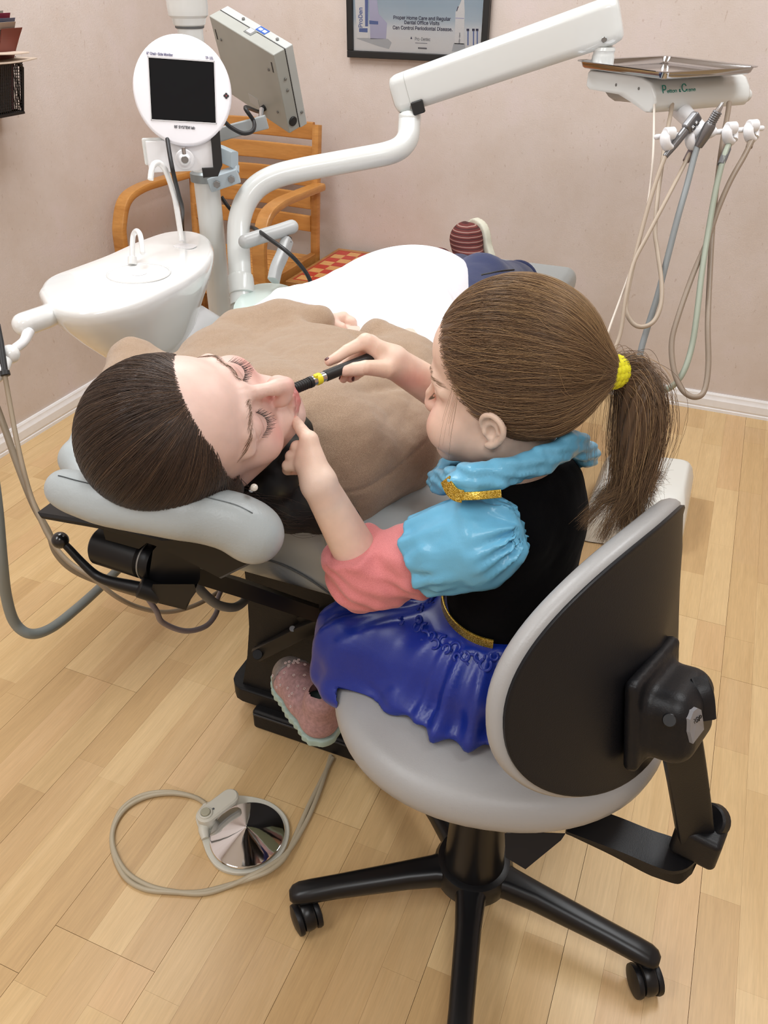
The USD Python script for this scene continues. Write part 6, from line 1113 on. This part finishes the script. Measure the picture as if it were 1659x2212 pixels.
def sleeve(S, E, Wr):
    c1 = E+(Wr-E)*.34; 
    def f(p):
        d = s_chain(p, [S*.60+E*.40, E, c1], [.045, .046, .041], .012); ax = unit(E-S); s = (p-S)@ax; b = unit(Wr-E); s2 = (p-E)@b
        w = np.sin(s*120+6*fbm3(p, 14, 3)*2)*.0026+np.sin((s-s2)*190+4*fbm3(p, 16, 6)*2)*.0014
        d = d+w+.0022*fbm3(p, 30, 2); return smax(d, s2-.046, .004)
    return nets(f, np.minimum(np.minimum(S, E), c1)-.06, np.maximum(np.maximum(S, E), c1)+.06, .0032)
obj('sleeve', sleeve(LS, LE, LW), M_pink, ch, smooth=True, label='pink cotton under sleeve'); obj('sleeve', sleeve(RSh, RE, RWr), M_pink, ch, smooth=True)
def cf_collar(p):
    L1 = [(-.150, .955, .775), (-.098, .905, .800), (-0.1114, 0.8438, 0.8487), (-0.1223, 0.8131, 0.8483), (-0.1389, 0.7837, 0.8477), (-0.1607, 0.7576, 0.8474), (-0.1830, 0.7401, 0.8448), (-0.2053, 0.7337, 0.8395), (-.270, .835, .765), (-.240, .92, .770), (-.150, .955, .775)]
    L1 = spl(A(L1), 3); o_ = A([0, 0, .0085]); d = smin(s_chain(p, L1+o_*.6-A([.0, .0, 0]), .0085, .004), s_chain(p, L1-o_, .0095, .004), .016); d = smin(d, s_chain(p, [(-0.1700, 0.7382, 0.8384), (-0.1922, 0.7260, 0.8376), (-0.2125, 0.7243, 0.8360)], [.010, .012, .011], .005), .008)
    return d+.006*fbm3(p, 42, 7)+.0012*np.sin(p[:, 2]*420+p[:, 1]*160+6*fbm3(p, 20, 4))
obj('collar', nets(cf_collar, (-.31, .66, .72), (-.06, 1.0, .90), .0034), M_sky, ch, smooth=True, label='sky blue satin collar')
obj('collar_trim', cat_(strip(A([(-0.2224, 0.7183, 0.8406), (-0.2146, 0.7101, 0.8355), (-0.2068, 0.7060, 0.8327), (-0.1985, 0.7062, 0.8318)]), .003, .014, _up+_right*.2, .3, 5), strip(A([(-0.2059, 0.7052, 0.8311), (-0.1847, 0.7107, 0.8338), (-0.1623, 0.7250, 0.8338)]), .003, .009, _up, .3, 6)), M_gold, ch, smooth=40, label='gold glitter collar trim')
# sneaker
M_snk = mat('sneaker_pink', (176, 140, 142), .6, noise=(170, .22)); M_mint = mat('sneaker_mint', (166, 190, 182), .5); M_cap = mat('sneaker_grey', (132, 124, 122), .5, noise=(120, .2))
for nm, hl, te in ((0, A((-0.4250, 0.8007, 0.2350)), A((-0.5726, 0.9207, 0.2350))), (1, A([-.36, .93, .232]), A([-.50, 1.00, .225]))):
    y_ = unit(te-hl); z_ = unit(A([0, 0, 1])-y_*y_[2]); R_ = np.stack([np.cross(y_, z_), y_, z_], 1); Ls = np.linalg.norm(te-hl); tp = hl+R_@A([0, Ls*.62, 0])
    sh_f = lambda p: smin(s_chain((p-hl)@R_, [(0, .030, .032), (0, Ls*.45, .034), (0, Ls*.72, .024), (0, Ls-.030, .020)], [.032, .033, .033, .027], .02), s_cone((p-hl)@R_, (0, .028, .04), (0, .018, .085), .030, .029), .015)
    lo_, hi_ = np.minimum(hl, te)-.06, np.maximum(hl, te)+.10
    obj('sneaker', nets(lambda p: smax(smax(sh_f(p), .012-((p-hl)@R_)[:, 2], .003), ((p-hl)@R_)[:, 1]-Ls*.74, .002), lo_, hi_, .0035), M_snk, ch, smooth=True, label='pink patterned sneaker')
    obj('toe_cap', nets(lambda p: smax(smax(sh_f(p)-.0012, .012-((p-hl)@R_)[:, 2], .003), Ls*.735-((p-hl)@R_)[:, 1], .002), lo_, hi_, .0035), M_cap, ch, smooth=True)
    obj('sneaker_sole', nets(lambda p: smax(s_chain(((p-hl)@R_)*A([1, 1, 0]), [(0, .030, 0), (0, Ls*.45, 0), (0, Ls*.72, 0), (0, Ls-.030, 0)], [.034, .034, .036, .031], .02)+.0012*np.sin(((p-hl)@R_)[:, 1]*420), np.abs(((p-hl)@R_)[:, 2]-.006)-.0075, .003), lo_, hi_, .003), M_mint, ch, smooth=True)
    if nm == 0:
        rs = np.random.default_rng(4); fl = []
        for i in range(40):
            yy = rs.uniform(.03, Ls*.72); aa = rs.uniform(-1.2, 1.2); o_ = hl+R_@A([.0, yy, .030]); dd = R_@A([math.sin(aa), 0, math.cos(aa)]); s_ = .0
            for _ in range(40): s_ += max(.0003, -float(sh_f((o_+dd*s_)[None])[0])*.9)
            m_ = []
            for k5 in range(5): q5 = 2*math.pi*k5/5; t1 = unit(np.cross(dd, y_)); m_.append(ball(o_+dd*(s_+.0006)+(t1*math.cos(q5)+y_*math.sin(q5))*.0017, .0011, 1, (1, 1, 1)))
            fl.append(cat_(*m_))
        obj('flower_print', cat_(*fl), mat('print_pale', (206, 186, 184), .6), ch, kind='stuff')
# ================================================================== the instrument in the child's hand
i0, i1 = A((-0.4296, 0.7621, 0.8888)), A((-0.3772, 0.8755, 0.8937)); iv = unit(i1-i0); IL = np.linalg.norm(i1-i0); io = thing('dental_instrument', 'slim black instrument with a yellow band held by the seated person', 'dental instrument', i0)
seg = lambda a, b, r: lathe([(0, 0), (r*.94, 0), (r, .001), (r, (b-a)*IL-.001), (r*.94, (b-a)*IL), (0, (b-a)*IL)], i0+iv*IL*a, iv, 24)
obj('grip_sleeve', seg(.40, 1., .0068), mat('instrument_black', (24, 24, 25), .5), io); obj('metal_collar', seg(.235, .40, .0062), M_steel, io); obj('yellow_band', cat_(seg(.285, .345, .0071), cbox(i0+iv*IL*.315-_fwd*.0058-_right*.002, (.005, .009, .004), .001, frame(iv, up))), mat('band_yellow', (238, 222, 40), .4), io)
obj('ribbed_tip', lathe([(0, 0)]+[(.0066 if (i//2) % 2 == 0 else .0056, .0002+IL*.2*i/30) for i in range(31)]+[(.0068, IL*.205), (.0068, IL*.24), (0, IL*.24)], i0, iv, 24), mat('instrument_black', (24, 24, 25), .5), io, smooth=20)
